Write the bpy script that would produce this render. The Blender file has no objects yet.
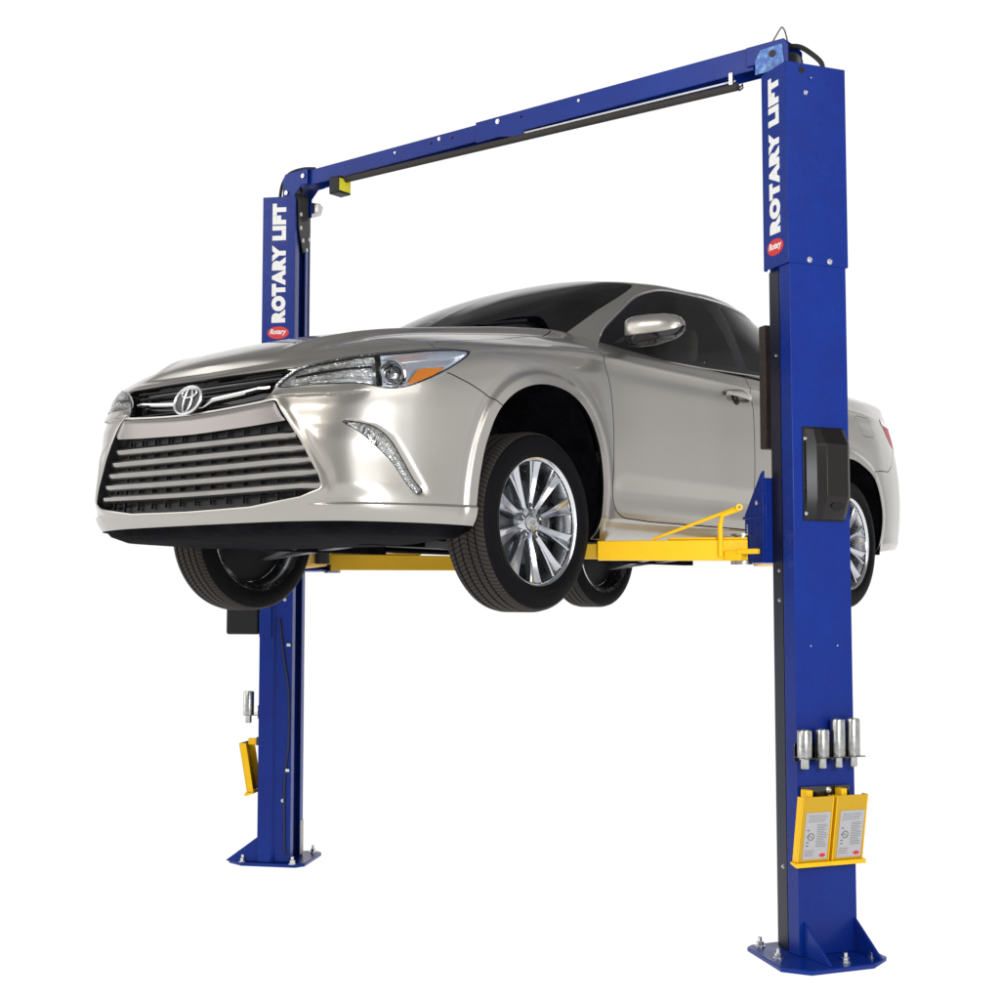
import bpy, bmesh, math, random
import numpy as np
from mathutils import Vector, Matrix
random.seed(4); np.random.seed(4)
scene = bpy.context.scene
COL = scene.collection
R = math.radians

# studio settings: (height 0..1 on the sphere, brightness) of the hall; white sweep; added glow under the floor
HALL = [(0, .4), (.5, .44), (.56, .46), (.64, .36), (.72, .24), (.85, .13), (1, .3)]
HALL_N = 1.7; SWEEP = 1.04; BELOW = 1.15
GLOWS = [(-.78, -.62, .16, 2.8, 16), (.75, .62, .18, .5, 12), (.9, -.2, .10, .35, 20)]
LAMPS = [('key_light', (-1.5, -9, 6.5), (0, 0, 1.8), 5, 3, 330, (1, .95, .88)),  # added key, unseen: puts the highlight on the bumper cheek
         ('post_fill', (4.6, -1.9, 2.2), (1.6, .9, 2.1), .8, .8, 95, (.92, .96, 1)),  # added fill, unseen: brightens the middle of the near column
         ('side_fill', (9.0, -2.0, 6.5), (1, 1.2, 1.9), 6, 2, 160, (1, .98, .95))]  # added fill, unseen: lifts the car's flank
# ---------------------------------------------------------------- camera, studio light, exposure
cam_d = bpy.data.cameras.new('camera'); cam = bpy.data.objects.new('camera', cam_d); COL.objects.link(cam)
cam.location = (4.1148, -4.2838, 1.4088)
cam.rotation_euler = (R(90+4.0057), 0, R(38.5525))
cam_d.sensor_width = 36; cam_d.lens = 36*1.4005; cam_d.clip_end = 400; cam_d.clip_start = .05
scene.camera = cam
vs = scene.view_settings
vs.view_transform = 'Standard'; vs.look = 'None'; vs.exposure = 0; vs.gamma = 1; vs.use_curve_mapping = False
scene.cycles.max_bounces = 10; scene.cycles.transparent_max_bounces = 16
scene.cycles.sample_clamp_indirect = 6
scene.cycles.use_denoising = True

# the studio: a bright white sweep behind, a dim hall behind the camera, with added soft glows
w = bpy.data.worlds.new('World'); scene.world = w; w.use_nodes = True
nt = w.node_tree; N = nt.nodes; Lk = nt.links
bgn = N['Background']
def wn(t, **k):
    n = N.new(t)
    for a, b in k.items(): setattr(n, a, b)
    return n
def wmath(op, a, b=None, c=None, clamp=False):
    n = wn('ShaderNodeMath', operation=op); n.use_clamp = clamp
    for i, v in enumerate((a, b, c)):
        if v is None: continue
        if isinstance(v, (int, float)): n.inputs[i].default_value = v
        else: Lk.new(v, n.inputs[i])
    return n.outputs[0]
tc = wn('ShaderNodeTexCoord'); sep = wn('ShaderNodeSeparateXYZ'); Lk.new(tc.outputs['Generated'], sep.inputs[0])
X_, Y_, Z_ = sep.outputs
# direction along which the white sweep is centred (the way the camera looks)
fx, fy = -math.sin(R(38.55)), math.cos(R(38.55))
dotf = wmath('ADD', wmath('MULTIPLY', X_, fx), wmath('MULTIPLY', Y_, fy))
sweep_m = wmath('MULTIPLY_ADD', dotf, 12.0, -7.1, True)          # 1 on the white sweep, 0 beside and behind the camera
below = wmath('MULTIPLY_ADD', Z_, -14.0, -0.3, True)             # white glow added below the horizon to backlight the floor
noi = wn('ShaderNodeTexNoise'); noi.inputs['Scale'].default_value = 3.4; noi.inputs['Detail'].default_value = 4
mpn = wn('ShaderNodeMapping'); mpn.inputs['Scale'].default_value = (1, 1, 2.2)
Lk.new(tc.outputs['Generated'], mpn.inputs[0]); Lk.new(mpn.outputs[0], noi.inputs['Vector'])
rampn = wn('ShaderNodeValToRGB'); els = rampn.color_ramp.elements   # hall brightness by height: pale walls, dark roof
els[0].position = .0; els[0].color = (HALL[0][1],)*3+(1,)
els[1].position = 1.0; els[1].color = (HALL[-1][1],)*3+(1,)
for p_, v_ in HALL[1:-1]:
    e_ = els.new(p_); e_.color = (v_,)*3+(1,)
Lk.new(wmath('MULTIPLY_ADD', Z_, .5, .5), rampn.inputs[0])
hall = wmath('MULTIPLY', rampn.outputs[0], wmath('MULTIPLY_ADD', wmath('SUBTRACT', noi.outputs['Fac'], .5), HALL_N, 1.0))
def fmix(f, a, b):
    n = wn('ShaderNodeMix', data_type='FLOAT'); Lk.new(f, n.inputs[0])
    for i, v in ((2, a), (3, b)):
        if isinstance(v, (int, float)): n.inputs[i].default_value = v
        else: Lk.new(v, n.inputs[i])
    return n.outputs[0]
sweep_m = wmath('MULTIPLY', sweep_m, wmath('MULTIPLY_ADD', Z_, -11.0, 5.8, True))   # the sweep ends above the frame
nrm_ = wn('ShaderNodeVectorMath', operation='NORMALIZE'); Lk.new(tc.outputs['Generated'], nrm_.inputs[0])
for (dx, dy, dz, amp, sharp) in GLOWS:                           # soft glows added to the world for highlights on the car
    l_ = math.sqrt(dx*dx+dy*dy+dz*dz); dp = wn('ShaderNodeVectorMath', operation='DOT_PRODUCT'); Lk.new(nrm_.outputs[0], dp.inputs[0]); dp.inputs[1].default_value = (dx/l_, dy/l_, dz/l_)
    g_ = wmath('POWER', wmath('MAXIMUM', dp.outputs['Value'], 0.0), sharp); hall = wmath('ADD', hall, wmath('MULTIPLY', g_, amp))
lum = fmix(below, fmix(sweep_m, hall, SWEEP), BELOW)
comb = wn('ShaderNodeCombineColor')
for i, f in enumerate((1.0, .998, .995)): Lk.new(wmath('MULTIPLY', lum, f), comb.inputs[i])
Lk.new(comb.outputs[0], bgn.inputs['Color']); bgn.inputs['Strength'].default_value = 1.0

def area(name, loc, aim, sx, sy, power, col=(1, 1, 1)):
    d = bpy.data.lights.new(name, 'AREA'); d.shape = 'RECTANGLE'; d.size = sx; d.size_y = sy; d.energy = power; d.color = col
    o = bpy.data.objects.new(name, d); COL.objects.link(o); o.location = loc
    o.rotation_euler = (Vector(aim)-Vector(loc)).to_track_quat('-Z', 'Y').to_euler()
    return o
for a in LAMPS: area(*a)

# ---------------------------------------------------------------- materials
class MT:
    def __init__(s, name):
        s.m = bpy.data.materials.new(name); s.m.use_nodes = True; s.t = s.m.node_tree; s.N = s.t.nodes; s.L = s.t.links
        s.b = s.N['Principled BSDF']; s.out = s.N['Material Output']
    def n(s, t, **k):
        n = s.N.new(t)
        for a, b in k.items(): setattr(n, a, b)
        return n
    def set(s, **k):
        for a, v in k.items(): s.b.inputs[{'base': 'Base Color', 'rough': 'Roughness', 'metal': 'Metallic', 'coat': 'Coat Weight', 'coatr': 'Coat Roughness', 'trans': 'Transmission Weight', 'ior': 'IOR', 'spec': 'Specular IOR Level', 'sheen': 'Sheen Weight'}[a]].default_value = (tuple(v)+(1,) if a == 'base' else v)
        return s
    def noise(s, scale, detail=2, rough=.5, coord='Object', dist=0):
        tcn = s.n('ShaderNodeTexCoord'); n = s.n('ShaderNodeTexNoise'); n.inputs['Scale'].default_value = scale; n.inputs['Detail'].default_value = detail
        n.inputs['Roughness'].default_value = rough; n.inputs['Distortion'].default_value = dist; s.L.new(tcn.outputs[coord], n.inputs['Vector']); return n.outputs['Fac']
    def ramp(s, fac, stops):
        r = s.n('ShaderNodeValToRGB'); e = r.color_ramp.elements
        while len(e) < len(stops): e.new(.5)
        for i, (p_, c) in enumerate(stops): e[i].position = p_; e[i].color = tuple(c)+(1,) if len(c) == 3 else c
        s.L.new(fac, r.inputs[0]); return r.outputs[0]
    def to(s, o, inp): s.L.new(o, s.b.inputs[inp]); return s
    def bump(s, h, strength, dist=.002, nrm=None):
        b = s.n('ShaderNodeBump'); b.inputs['Strength'].default_value = strength; b.inputs['Distance'].default_value = dist
        s.L.new(h, b.inputs['Height'])
        if nrm is not None: s.L.new(nrm, b.inputs['Normal'])
        s.L.new(b.outputs[0], s.b.inputs['Normal']); return b.outputs[0]
M = {}
def mk(name, **k): t = MT(name); t.set(**k); M[name] = t.m; return t
# champagne metallic paint: fine flake, soft clear coat orange peel
t = mk('champagne_paint', base=(.43, .405, .37), metal=.76, rough=.33, coat=.8, coatr=.06)
v = t.n('ShaderNodeTexVoronoi'); v.inputs['Scale'].default_value = 900; tcn = t.n('ShaderNodeTexCoord'); t.L.new(tcn.outputs['Object'], v.inputs['Vector'])
sp = t.n('ShaderNodeSeparateColor'); t.L.new(v.outputs['Color'], sp.inputs[0])
t.to(t.ramp(sp.outputs[0], [(0, (.392, .372, .342)), (1, (.42, .399, .366))]), 'Base Color')
t.to(t.ramp(t.noise(3, 4), [(.3, (.30, .30, .30)), (.7, (.35, .35, .35))]), 'Roughness')
t = mk('satin_silver', base=(.33, .31, .30), metal=.9, rough=.22, coat=.2, coatr=.1)
t.to(t.ramp(t.noise(12, 3, .5), [(.3, (.33, .32, .305)), (.7, (.38, .365, .35))]), 'Base Color')
mk('bright_chrome', base=(.86, .86, .86), metal=1, rough=.06)
t = mk('machined_alloy', base=(.72, .73, .75), metal=1, rough=.2)
t.to(t.ramp(t.noise(22, 4, .6), [(.3, (.16, .16, .16)), (.7, (.30, .30, .30))]), 'Roughness')
mk('wheel_alloy', base=(.60, .62, .66), metal=1, rough=.22)
mk('wing_chrome', base=(.62, .61, .60), metal=1, rough=.16)
mk('dark_satin', base=(.20, .18, .172), metal=.9, rough=.24, coat=.2)
mk('badge_chrome', base=(.66, .66, .68), metal=.6, rough=.30)
mk('dark_alloy', base=(.10, .10, .105), metal=.7, rough=.4)
t = mk('black_plastic', base=(.006, .006, .007), rough=.5, spec=.3)
t.bump(t.noise(420, 2), .25, .0006)
mk('gloss_black', base=(.006, .006, .007), rough=.12, coat=.5)
t = mk('underside_black', base=(.008, .008, .010), rough=.8, spec=.03)
t.to(t.ramp(t.noise(9, 6, .7), [(.35, (.0015, .0015, .002)), (.75, (.008, .008, .011))]), 'Base Color'); t.bump(t.noise(26, 5, .6), .6, .01)
t = mk('tyre_rubber', base=(.018, .017, .017), rough=.62)
t.to(t.ramp(t.noise(14, 5, .7), [(.3, (.006, .006, .006)), (.75, (.016, .015, .015))]), 'Base Color'); t.bump(t.noise(300, 3), .3, .0008)
mk('pillar_black', base=(.005, .005, .009), rough=.3, spec=.25)
mk('seat_cloth', base=(.32, .30, .27), rough=.9)
mk('cabin_dark', base=(.022, .021, .02), rough=.8)
mk('cabin_liner', base=(.34, .33, .31), rough=.9)
mk('amber_plastic', base=(.75, .22, .015), rough=.15, coat=1)
mk('red_plastic', base=(.48, .004, .008), rough=.35, spec=.12)
mk('white_plastic', base=(.7, .7, .7), rough=.2, coat=1)
# crystal reflector: bright facets
t = mk('lamp_reflector', base=(.95, .96, .98), metal=.55, rough=.20)
v = t.n('ShaderNodeTexVoronoi'); v.inputs['Scale'].default_value = 1; v.feature = 'F1'; tcn = t.n('ShaderNodeTexCoord'); mp_ = t.n('ShaderNodeMapping'); mp_.inputs['Scale'].default_value = (42, 42, 150); mp_.inputs['Rotation'].default_value = (.1, .05, .3); t.L.new(tcn.outputs['Object'], mp_.inputs[0]); t.L.new(mp_.outputs[0], v.inputs['Vector'])
t.bump(v.outputs['Distance'], .55, .012)
mk('smooth_reflector', base=(.80, .84, .92), metal=.7, rough=.22)
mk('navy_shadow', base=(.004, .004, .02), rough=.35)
t = mk('crystal_strip', base=(.80, .80, .80), metal=.25, rough=.25)
v = t.n('ShaderNodeTexVoronoi'); v.inputs['Scale'].default_value = 95; tcn = t.n('ShaderNodeTexCoord'); t.L.new(tcn.outputs['Object'], v.inputs['Vector'])
sp = t.n('ShaderNodeSeparateColor'); t.L.new(v.outputs['Color'], sp.inputs[0])
t.to(t.ramp(sp.outputs[0], [(0, (.42, .40, .37)), (.3, (.80, .77, .70)), (1, (.98, .98, .98))]), 'Base Color'); t.bump(v.outputs['Distance'], .5, .01)
def thin_glass(name, tint, refl_rough=.0, ior=1.5, boost=0.0):
    t = MT(name); N_ = t.N; N_.remove(t.b)
    tr = t.n('ShaderNodeBsdfTransparent'); tr.inputs[0].default_value = tuple(tint)+(1,)
    gl = t.n('ShaderNodeBsdfGlossy'); gl.inputs['Roughness'].default_value = refl_rough
    fr = t.n('ShaderNodeFresnel'); fr.inputs[0].default_value = ior
    ad = t.n('ShaderNodeMath', operation='ADD'); ad.use_clamp = True; t.L.new(fr.outputs[0], ad.inputs[0]); ad.inputs[1].default_value = boost
    mx = t.n('ShaderNodeMixShader'); t.L.new(ad.outputs[0], mx.inputs[0]); t.L.new(tr.outputs[0], mx.inputs[1]); t.L.new(gl.outputs[0], mx.inputs[2])
    t.L.new(mx.outputs[0], t.out.inputs[0]); M[name] = t.m
thin_glass('tinted_glass', (.50, .52, .51), ior=1.45)
thin_glass('dark_screen', (.24, .245, .24), ior=1.38)
thin_glass('clear_lens', (.93, .94, .95), ior=1.45)
thin_glass('red_lens', (.55, .01, .012), ior=1.45)
# lift
def powder(name, a, b, rough, spk=.0):
    t = mk(name, base=a, rough=rough, coat=.04, coatr=.12, spec=.18)
    t.to(t.ramp(t.noise(1.7, 9, .72), [(.25, a), (.70, b), (.86, tuple(min(1, c*1.5+.015) for c in b))]), 'Base Color')
    t.to(t.ramp(t.noise(30, 5, .7), [(.25, (rough-.07,)*3), (.75, (rough+.1,)*3)]), 'Roughness')
    t.bump(t.noise(240, 2), .05, .0008)
powder('blue_powder_coat', (.006, .015, .165), (.003, .030, .245), .28)
t = mk('sheen_blue_steel', base=(.3, .5, .8), rough=.35); t.to(t.ramp(t.noise(26, 6, .75), [(.46, (.01, .08, .38)), (.60, (.12, .30, .55)), (.78, (.42, .55, .65))]), 'Base Color')  # pale tones paint reflected light into the blue steel
powder('yellow_powder_coat', (.86, .48, .006), (.92, .55, .010), .38)
powder('ochre_powder_coat', (.50, .29, .015), (.60, .36, .02), .45)
t = mk('zinc_steel', base=(.50, .50, .49), metal=1, rough=.28)
t.to(t.ramp(t.noise(40, 6, .7), [(.3, (.30, .30, .29)), (.7, (.62, .62, .60))]), 'Base Color')
mk('bolt_zinc', base=(.72, .73, .72), metal=1, rough=.25)
mk('black_rubber', base=(.016, .014, .013), rough=.6)
t = mk('foam_sleeve', base=(.03, .026, .024), rough=.8); t.bump(t.noise(220, 3), .6, .003)
mk('white_vinyl', base=(.82, .82, .80), rough=.4)
mk('red_vinyl', base=(.62, .012, .015), rough=.35)
mk('yellow_vinyl', base=(.85, .75, .02), rough=.4)
t = mk('label_paper', base=(.42, .41, .42), rough=.5)
mk('label_ink', base=(.14, .14, .15), rough=.6)
mk('grey_plastic', base=(.007, .0055, .005), rough=.36, spec=.35)
t = mk('brown_rubber', base=(.035, .024, .02), rough=.7)
t.to(t.ramp(t.noise(30, 6, .8), [(.3, (.020, .014, .012)), (.75, (.06, .04, .034))]), 'Base Color')
# added translucent sheet, lit by the world below so no shadows show
t = MT('backlit_floor'); M['backlit_floor'] = t.m; t.N.remove(t.b)
tl = t.n('ShaderNodeBsdfTranslucent'); tl.inputs[0].default_value = (.96, .96, .96, 1); df = t.n('ShaderNodeBsdfDiffuse'); df.inputs[0].default_value = (.9, .9, .9, 1)
mx = t.n('ShaderNodeMixShader'); mx.inputs[0].default_value = .10; t.L.new(tl.outputs[0], mx.inputs[1]); t.L.new(df.outputs[0], mx.inputs[2]); t.L.new(mx.outputs[0], t.out.inputs[0])

# ---------------------------------------------------------------- numeric surface tools
def pchip(x, y, xq):
    """monotone cubic interpolation, y may be (n,) or (n,k)"""
    x = np.asarray(x, float); y = np.asarray(y, float); xq = np.asarray(xq, float)
    one = y.ndim == 1
    if one: y = y[:, None]
    h = np.diff(x)[:, None]; d = np.diff(y, axis=0)/h
    m = np.zeros_like(y)
    if len(x) > 2:
        s = d[:-1]*d[1:] > 0
        w1 = 2*h[1:]+h[:-1]; w2 = h[1:]+2*h[:-1]
        with np.errstate(divide='ignore', invalid='ignore'):
            hm = (w1+w2)/(w1/d[:-1]+w2/d[1:])
        m[1:-1] = np.where(s, hm, 0)
    m[0] = d[0]; m[-1] = d[-1]
    i = np.clip(np.searchsorted(x, xq)-1, 0, len(x)-2)
    hh = h[i]; t = ((xq-x[i])[:, None])/hh
    r = ((2*t**3-3*t**2+1)*y[i]+(t**3-2*t**2+t)*hh*m[i]+(-2*t**3+3*t**2)*y[i+1]+(t**3-t**2)*hh*m[i+1])
    return r[:, 0] if one else r

def cspline(x, y, xq):
    """cubic Hermite with averaged slopes (smooth, non monotone)"""
    x = np.asarray(x, float); y = np.asarray(y, float); xq = np.asarray(xq, float)
    one = y.ndim == 1
    if one: y = y[:, None]
    m = np.zeros_like(y); d = np.diff(y, axis=0)/np.diff(x)[:, None]; h = np.diff(x)[:, None]
    m[1:-1] = (d[:-1]*h[1:]+d[1:]*h[:-1])/(h[1:]+h[:-1]); m[0] = d[0]; m[-1] = d[-1]
    i = np.clip(np.searchsorted(x, xq)-1, 0, len(x)-2)
    hh = h[i]; t = ((xq-x[i])[:, None])/hh
    r = ((2*t**3-3*t**2+1)*y[i]+(t**3-2*t**2+t)*hh*m[i]+(-2*t**3+3*t**2)*y[i+1]+(t**3-t**2)*hh*m[i+1])
    return r[:, 0] if one else r

def smooth1(a, n, axis=0):
    """n passes of 1-2-1 smoothing with fixed ends"""
    a = np.moveaxis(np.array(a, float), axis, 0)
    for _ in range(n):
        a[1:-1] = .25*a[:-2]+.5*a[1:-1]+.25*a[2:]
    return np.moveaxis(a, 0, axis)

def poly_sdf(P, pts):
    """signed distance to a closed polygon, negative inside"""
    P = np.asarray(P, float); pts = np.asarray(pts, float)
    d = np.full(len(pts), 1e9); c = np.zeros(len(pts), bool)
    Q = np.roll(P, -1, axis=0)
    for a, b in zip(P, Q):
        e = b-a; w = pts-a
        t = np.clip((w@e)/max(e@e, 1e-12), 0, 1)
        d = np.minimum(d, np.linalg.norm(w-t[:, None]*e, axis=1))
        c ^= ((a[1] <= pts[:, 1]) != (b[1] <= pts[:, 1])) & (pts[:, 0] < a[0]+(pts[:, 1]-a[1])*e[0]/(e[1] if abs(e[1]) > 1e-12 else 1e-12))
    return np.where(c, -d, d)

def line_sdf(P, pts):
    """unsigned distance to an open polyline"""
    P = np.asarray(P, float); d = np.full(len(pts), 1e9)
    for a, b in zip(P[:-1], P[1:]):
        e = b-a; w = pts-a; t = np.clip((w@e)/max(e@e, 1e-12), 0, 1)
        d = np.minimum(d, np.linalg.norm(w-t[:, None]*e, axis=1))
    return d

def rounded(P, r, n=5):
    """round the corners of a closed polygon"""
    P = [np.array(p, float) for p in P]; out = []
    for i, p in enumerate(P):
        a, b = P[i-1], P[(i+1) % len(P)]
        la, lb = np.linalg.norm(a-p), np.linalg.norm(b-p); k = min(r, la*.45, lb*.45)
        p0 = p+(a-p)/la*k; p1 = p+(b-p)/lb*k
        for j in range(n+1):
            t = j/n; out.append(((1-t)**2*p0+2*t*(1-t)*p+t*t*p1))
    return np.array(out)

class Surf:
    """triangle mesh with per-vertex parameters; can be split along a scalar field"""
    def __init__(s, V, Q, F): s.V, s.Q, s.F = V, Q, F     # positions, params (n,2), triangles
    def split(s, f):
        """f: scalar per vertex. Returns (inside f<0, outside f>=0) with clean edges"""
        V, Q, F = s.V, s.Q, s.F
        f = np.where(np.abs(f) < 1e-7, 1e-7, f)
        neg = f[F] < 0; k = neg.sum(1)
        fi, fo = [F[k == 3]], [F[k == 0]]
        mix = F[(k == 1) | (k == 2)]
        if len(mix):
            nm = f[mix] < 0; one = nm.sum(1) == 1
            lone = np.where(one, nm.argmax(1), (~nm).argmax(1))
            ar = np.arange(len(mix))
            a, b, c = mix[ar, lone], mix[ar, (lone+1) % 3], mix[ar, (lone+2) % 3]
            E = np.concatenate([np.stack([a, b], 1), np.stack([a, c], 1)])
            Es = np.sort(E, 1); key = Es[:, 0].astype(np.int64)*len(V)+Es[:, 1]
            uk, inv = np.unique(key, return_inverse=True)
            i0, i1 = uk//len(V), uk % len(V)
            t = (f[i0]/(f[i0]-f[i1]))[:, None]
            base = len(V)
            V = np.vstack([V, V[i0]+(V[i1]-V[i0])*t]); Q = np.vstack([Q, Q[i0]+(Q[i1]-Q[i0])*t])
            ab, ac = base+inv[:len(mix)], base+inv[len(mix):]
            tip = np.stack([a, ab, ac], 1); q1 = np.stack([ab, b, c], 1); q2 = np.stack([ab, c, ac], 1)
            fi += [tip[one], q1[~one], q2[~one]]; fo += [tip[~one], q1[one], q2[one]]
        return Surf(V, Q, np.vstack(fi)).clean(), Surf(V, Q, np.vstack(fo)).clean()
    def clean(s):
        if not len(s.F): return Surf(np.zeros((0, 3)), np.zeros((0, 2)), np.zeros((0, 3), int))
        u, inv = np.unique(s.F.ravel(), return_inverse=True)
        return Surf(s.V[u], s.Q[u], inv.reshape(-1, 3))
    def mirror(s):
        V = s.V.copy(); V[:, 0] *= -1
        return Surf(V, s.Q.copy(), s.F[:, ::-1].copy())
    def normals(s):
        n = np.cross(s.V[s.F[:, 1]]-s.V[s.F[:, 0]], s.V[s.F[:, 2]]-s.V[s.F[:, 0]])
        N = np.zeros_like(s.V)
        for k in range(3): np.add.at(N, s.F[:, k], n)
        return N/np.maximum(np.linalg.norm(N, axis=1), 1e-12)[:, None]
    def offset(s, d):
        return Surf(s.V+s.normals()*d, s.Q, s.F)

def grid_surf(X, Q):
    """X (nu,nv,3), Q (nu,nv,2)"""
    nu, nv = X.shape[:2]; idx = np.arange(nu*nv).reshape(nu, nv)
    a, b, c, d = idx[:-1, :-1].ravel(), idx[1:, :-1].ravel(), idx[1:, 1:].ravel(), idx[:-1, 1:].ravel()
    F = np.vstack([np.stack([a, b, c], 1), np.stack([a, c, d], 1)])
    return Surf(X.reshape(-1, 3), Q.reshape(-1, Q.shape[2]), F)

def gauss(d, w): return np.exp(-(d/w)**2)
def sstep(a, b, x):
    t = np.clip((x-a)/(b-a), 0, 1); return t*t*(3-2*t)

# ---------------------------------------------------------------- body of the car, local frame: front axle at y=0, road at z=0
PLAN = np.array([(0,-.968),(.12,-.967),(.25,-.963),(.40,-.955),(.52,-.940),(.62,-.912),(.705,-.862),(.775,-.775),(.828,-.655),(.863,-.53),
                 (.888,-.38),(.902,-.20),(.908,0),(.910,.3),(.909,.6),(.911,1.0),(.912,1.5),(.912,2.0),(.912,2.5),(.910,2.8),
                 (.900,3.05),(.885,3.28),(.858,3.48),(.812,3.65),(.72,3.775),(.53,3.85),(.30,3.88),(.12,3.89),(0,3.892)])
# station labels along the outline (close to arc length)
_lab = PLAN.copy(); _lab[:10, 1] = (-.965,-.963,-.955,-.942,-.920,-.886,-.836,-.755,-.648,-.53); _lab[6:9, 0] = (.70, .77, .825)
_sl = np.concatenate([[0], np.cumsum(np.linalg.norm(np.diff(_lab, axis=0), axis=1))])
S_END = _sl[-1]
_sx = np.concatenate([-_sl[3:0:-1], _sl, 2*S_END-_sl[-2:-5:-1]])
_px = np.vstack([PLAN[3:0:-1]*[-1, 1], PLAN, PLAN[-2:-5:-1]*[-1, 1]])
def plan(s):
    """outline point and outward normal at arc length s"""
    s = np.asarray(s, float); p = cspline(_sx, _px, s); e = 2e-3
    t = cspline(_sx, _px, s+e)-cspline(_sx, _px, s-e)
    t /= np.linalg.norm(t, axis=1)[:, None]
    return p, np.stack([t[:, 1], -t[:, 0]], 1)
def s_of_y(y):
    """arc length where the flank reaches y"""
    yy = np.linspace(0, S_END, 4000); return np.interp(y, cspline(_sl, PLAN, yy)[:, 1], yy)
# vertical sections, at the arc length of PLAN point k: list of (z, outward offset)
PROF = {
 0:  [(.228,-.034),(.262,-.006),(.30,.002),(.36,.003),(.45,0),(.58,-.006),(.66,-.016),(.70,-.028),(.75,-.046),(.785,-.062),(.800,-.085)],
 3:  [(.228,-.036),(.262,-.008),(.30,.000),(.36,.001),(.45,-.002),(.58,-.008),(.66,-.018),(.70,-.030),(.75,-.048),(.790,-.064),(.806,-.090)],
 5:  [(.226,-.032),(.262,-.008),(.30,.000),(.36,-.002),(.45,-.010),(.58,-.016),(.66,-.026),(.70,-.036),(.76,-.060),(.802,-.092),(.818,-.116)],
 7:  [(.224,-.024),(.258,-.006),(.29,-.002),(.36,-.010),(.45,-.018),(.58,-.016),(.66,-.020),(.71,-.030),(.78,-.060),(.825,-.098),(.842,-.127)],
 9:  [(.222,-.015),(.25,-.004),(.29,-.000),(.36,-.004),(.45,-.008),(.58,-.006),(.66,-.006),(.74,-.016),(.82,-.042),(.865,-.074),(.885,-.105)],
 11: [(.215,-.016),(.24,-.006),(.30,-.002),(.38,.000),(.50,.000),(.60,.000),(.70,-.004),(.80,-.016),(.88,-.040),(.915,-.066),(.930,-.100)],
 13: [(.200,-.060),(.235,-.040),(.27,-.030),(.34,-.020),(.50,-.006),(.62,-.000),(.74,-.004),(.84,-.015),(.925,-.036),(.965,-.060),(.980,-.092)],
 14: [(.195,-.075),(.22,-.045),(.265,-.028),(.34,-.018),(.50,-.004),(.62,-.000),(.76,-.004),(.87,-.016),(.945,-.034),(.985,-.056),(1.003,-.086)],
 16: [(.195,-.075),(.22,-.045),(.265,-.028),(.34,-.018),(.50,-.004),(.62,-.000),(.78,-.004),(.905,-.016),(.980,-.036),(1.015,-.056),(1.032,-.082)],
 18: [(.195,-.075),(.22,-.045),(.265,-.028),(.34,-.018),(.50,-.004),(.62,-.000),(.80,-.004),(.925,-.016),(1.00,-.040),(1.040,-.068),(1.060,-.100)],
 20: [(.205,-.050),(.23,-.030),(.28,-.020),(.38,-.006),(.52,.000),(.66,.000),(.82,-.006),(.94,-.022),(1.02,-.050),(1.060,-.080),(1.080,-.115)],
 22: [(.235,-.030),(.26,-.016),(.31,-.010),(.40,-.002),(.52,.002),(.66,-.004),(.82,-.020),(.94,-.046),(1.03,-.080),(1.080,-.110),(1.098,-.140)],
 24: [(.245,-.030),(.27,-.016),(.31,-.010),(.40,.000),(.52,.004),(.66,-.002),(.80,-.030),(.94,-.062),(1.04,-.096),(1.090,-.112),(1.108,-.130)],
 28: [(.250,-.030),(.27,-.016),(.31,-.010),(.40,.000),(.52,.004),(.66,-.006),(.80,-.045),(.94,-.072),(1.04,-.090),(1.095,-.098),(1.112,-.120)],
}
_pk = sorted(PROF); _ps = _sl[_pk]
_pz = np.array([[q[0] for q in PROF[k]] for k in _pk]); _pd = np.array([[q[1] for q in PROF[k]] for k in _pk])
ZB = lambda s: pchip(_ps, _pz[:, 0], s)
ZT = lambda s: pchip(_ps, _pz[:, -1], s)
ARCH_F = (.030, .372, .412); ARCH_R = (2.790, .330, .398)          # y, z, radius of the wheel openings
# grille and lamp outlines on the front, as (s, z)
def dense(P, n=8, closed=True):
    """smooth curve through the points"""
    P = np.array(P, float)
    if closed: P = np.vstack([P[-1:], P, P[:2]])
    k = np.arange(len(P)); q = np.linspace(1, len(P)-2, (len(P)-3)*n+1)[:-1] if closed else np.linspace(0, len(P)-1, (len(P)-1)*n+1)
    return cspline(k, P, q)
ARCH_FRONT = np.vstack([[(1.220,.05)], dense([(1.222,.20),(1.230,.314),(1.250,.425),(1.284,.540),(1.350,.655),(1.468,.742),(1.624,.783),(1.783,.768),(1.900,.700),(1.980,.580),(2.021,.445),(2.031,.316),(2.020,.20)], 6, False), [(2.015,.05)]])
ARCH_REAR = np.vstack([[(3.985,.05)], dense([(3.98,.20),(3.955,.313),(3.965,.453),(4.045,.610),(4.18,.685),(4.36,.705),(4.53,.680),(4.703,.615),(4.800,.470),(4.818,.330),(4.790,.20)], 6, False), [(4.78,.05)]])
GRILLE = rounded([(-.6,.276),(0,.276),(.15,.278),(.34,.282),(.568,.309),(.648,.338),(.636,.382),(.560,.507),(.440,.657),(.37,.650),(.20,.640),(.10,.636),(0,.634),(-.6,.634)], .012, 4)
UPPER = rounded([(-.5,.772),(0,.772),(.212,.772),(.445,.772),(.485,.762),(.440,.735),(.415,.700),(.390,.660),(.30,.652),(.149,.644),(0,.640),(-.5,.640)], .008, 3)
UPPER_ = UPPER
HEADLIGHT = dense([(.423,.709),(.443,.732),(.478,.754),(.533,.777),(.64,.796),(.826,.821),(.945,.839),(1.080,.860),(1.20,.873),(1.247,.868),(1.210,.837),(1.115,.783),(1.011,.732),(.933,.701),(.863,.692),(.775,.706),(.66,.704),(.533,.703),(.465,.702)], 5)
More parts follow.
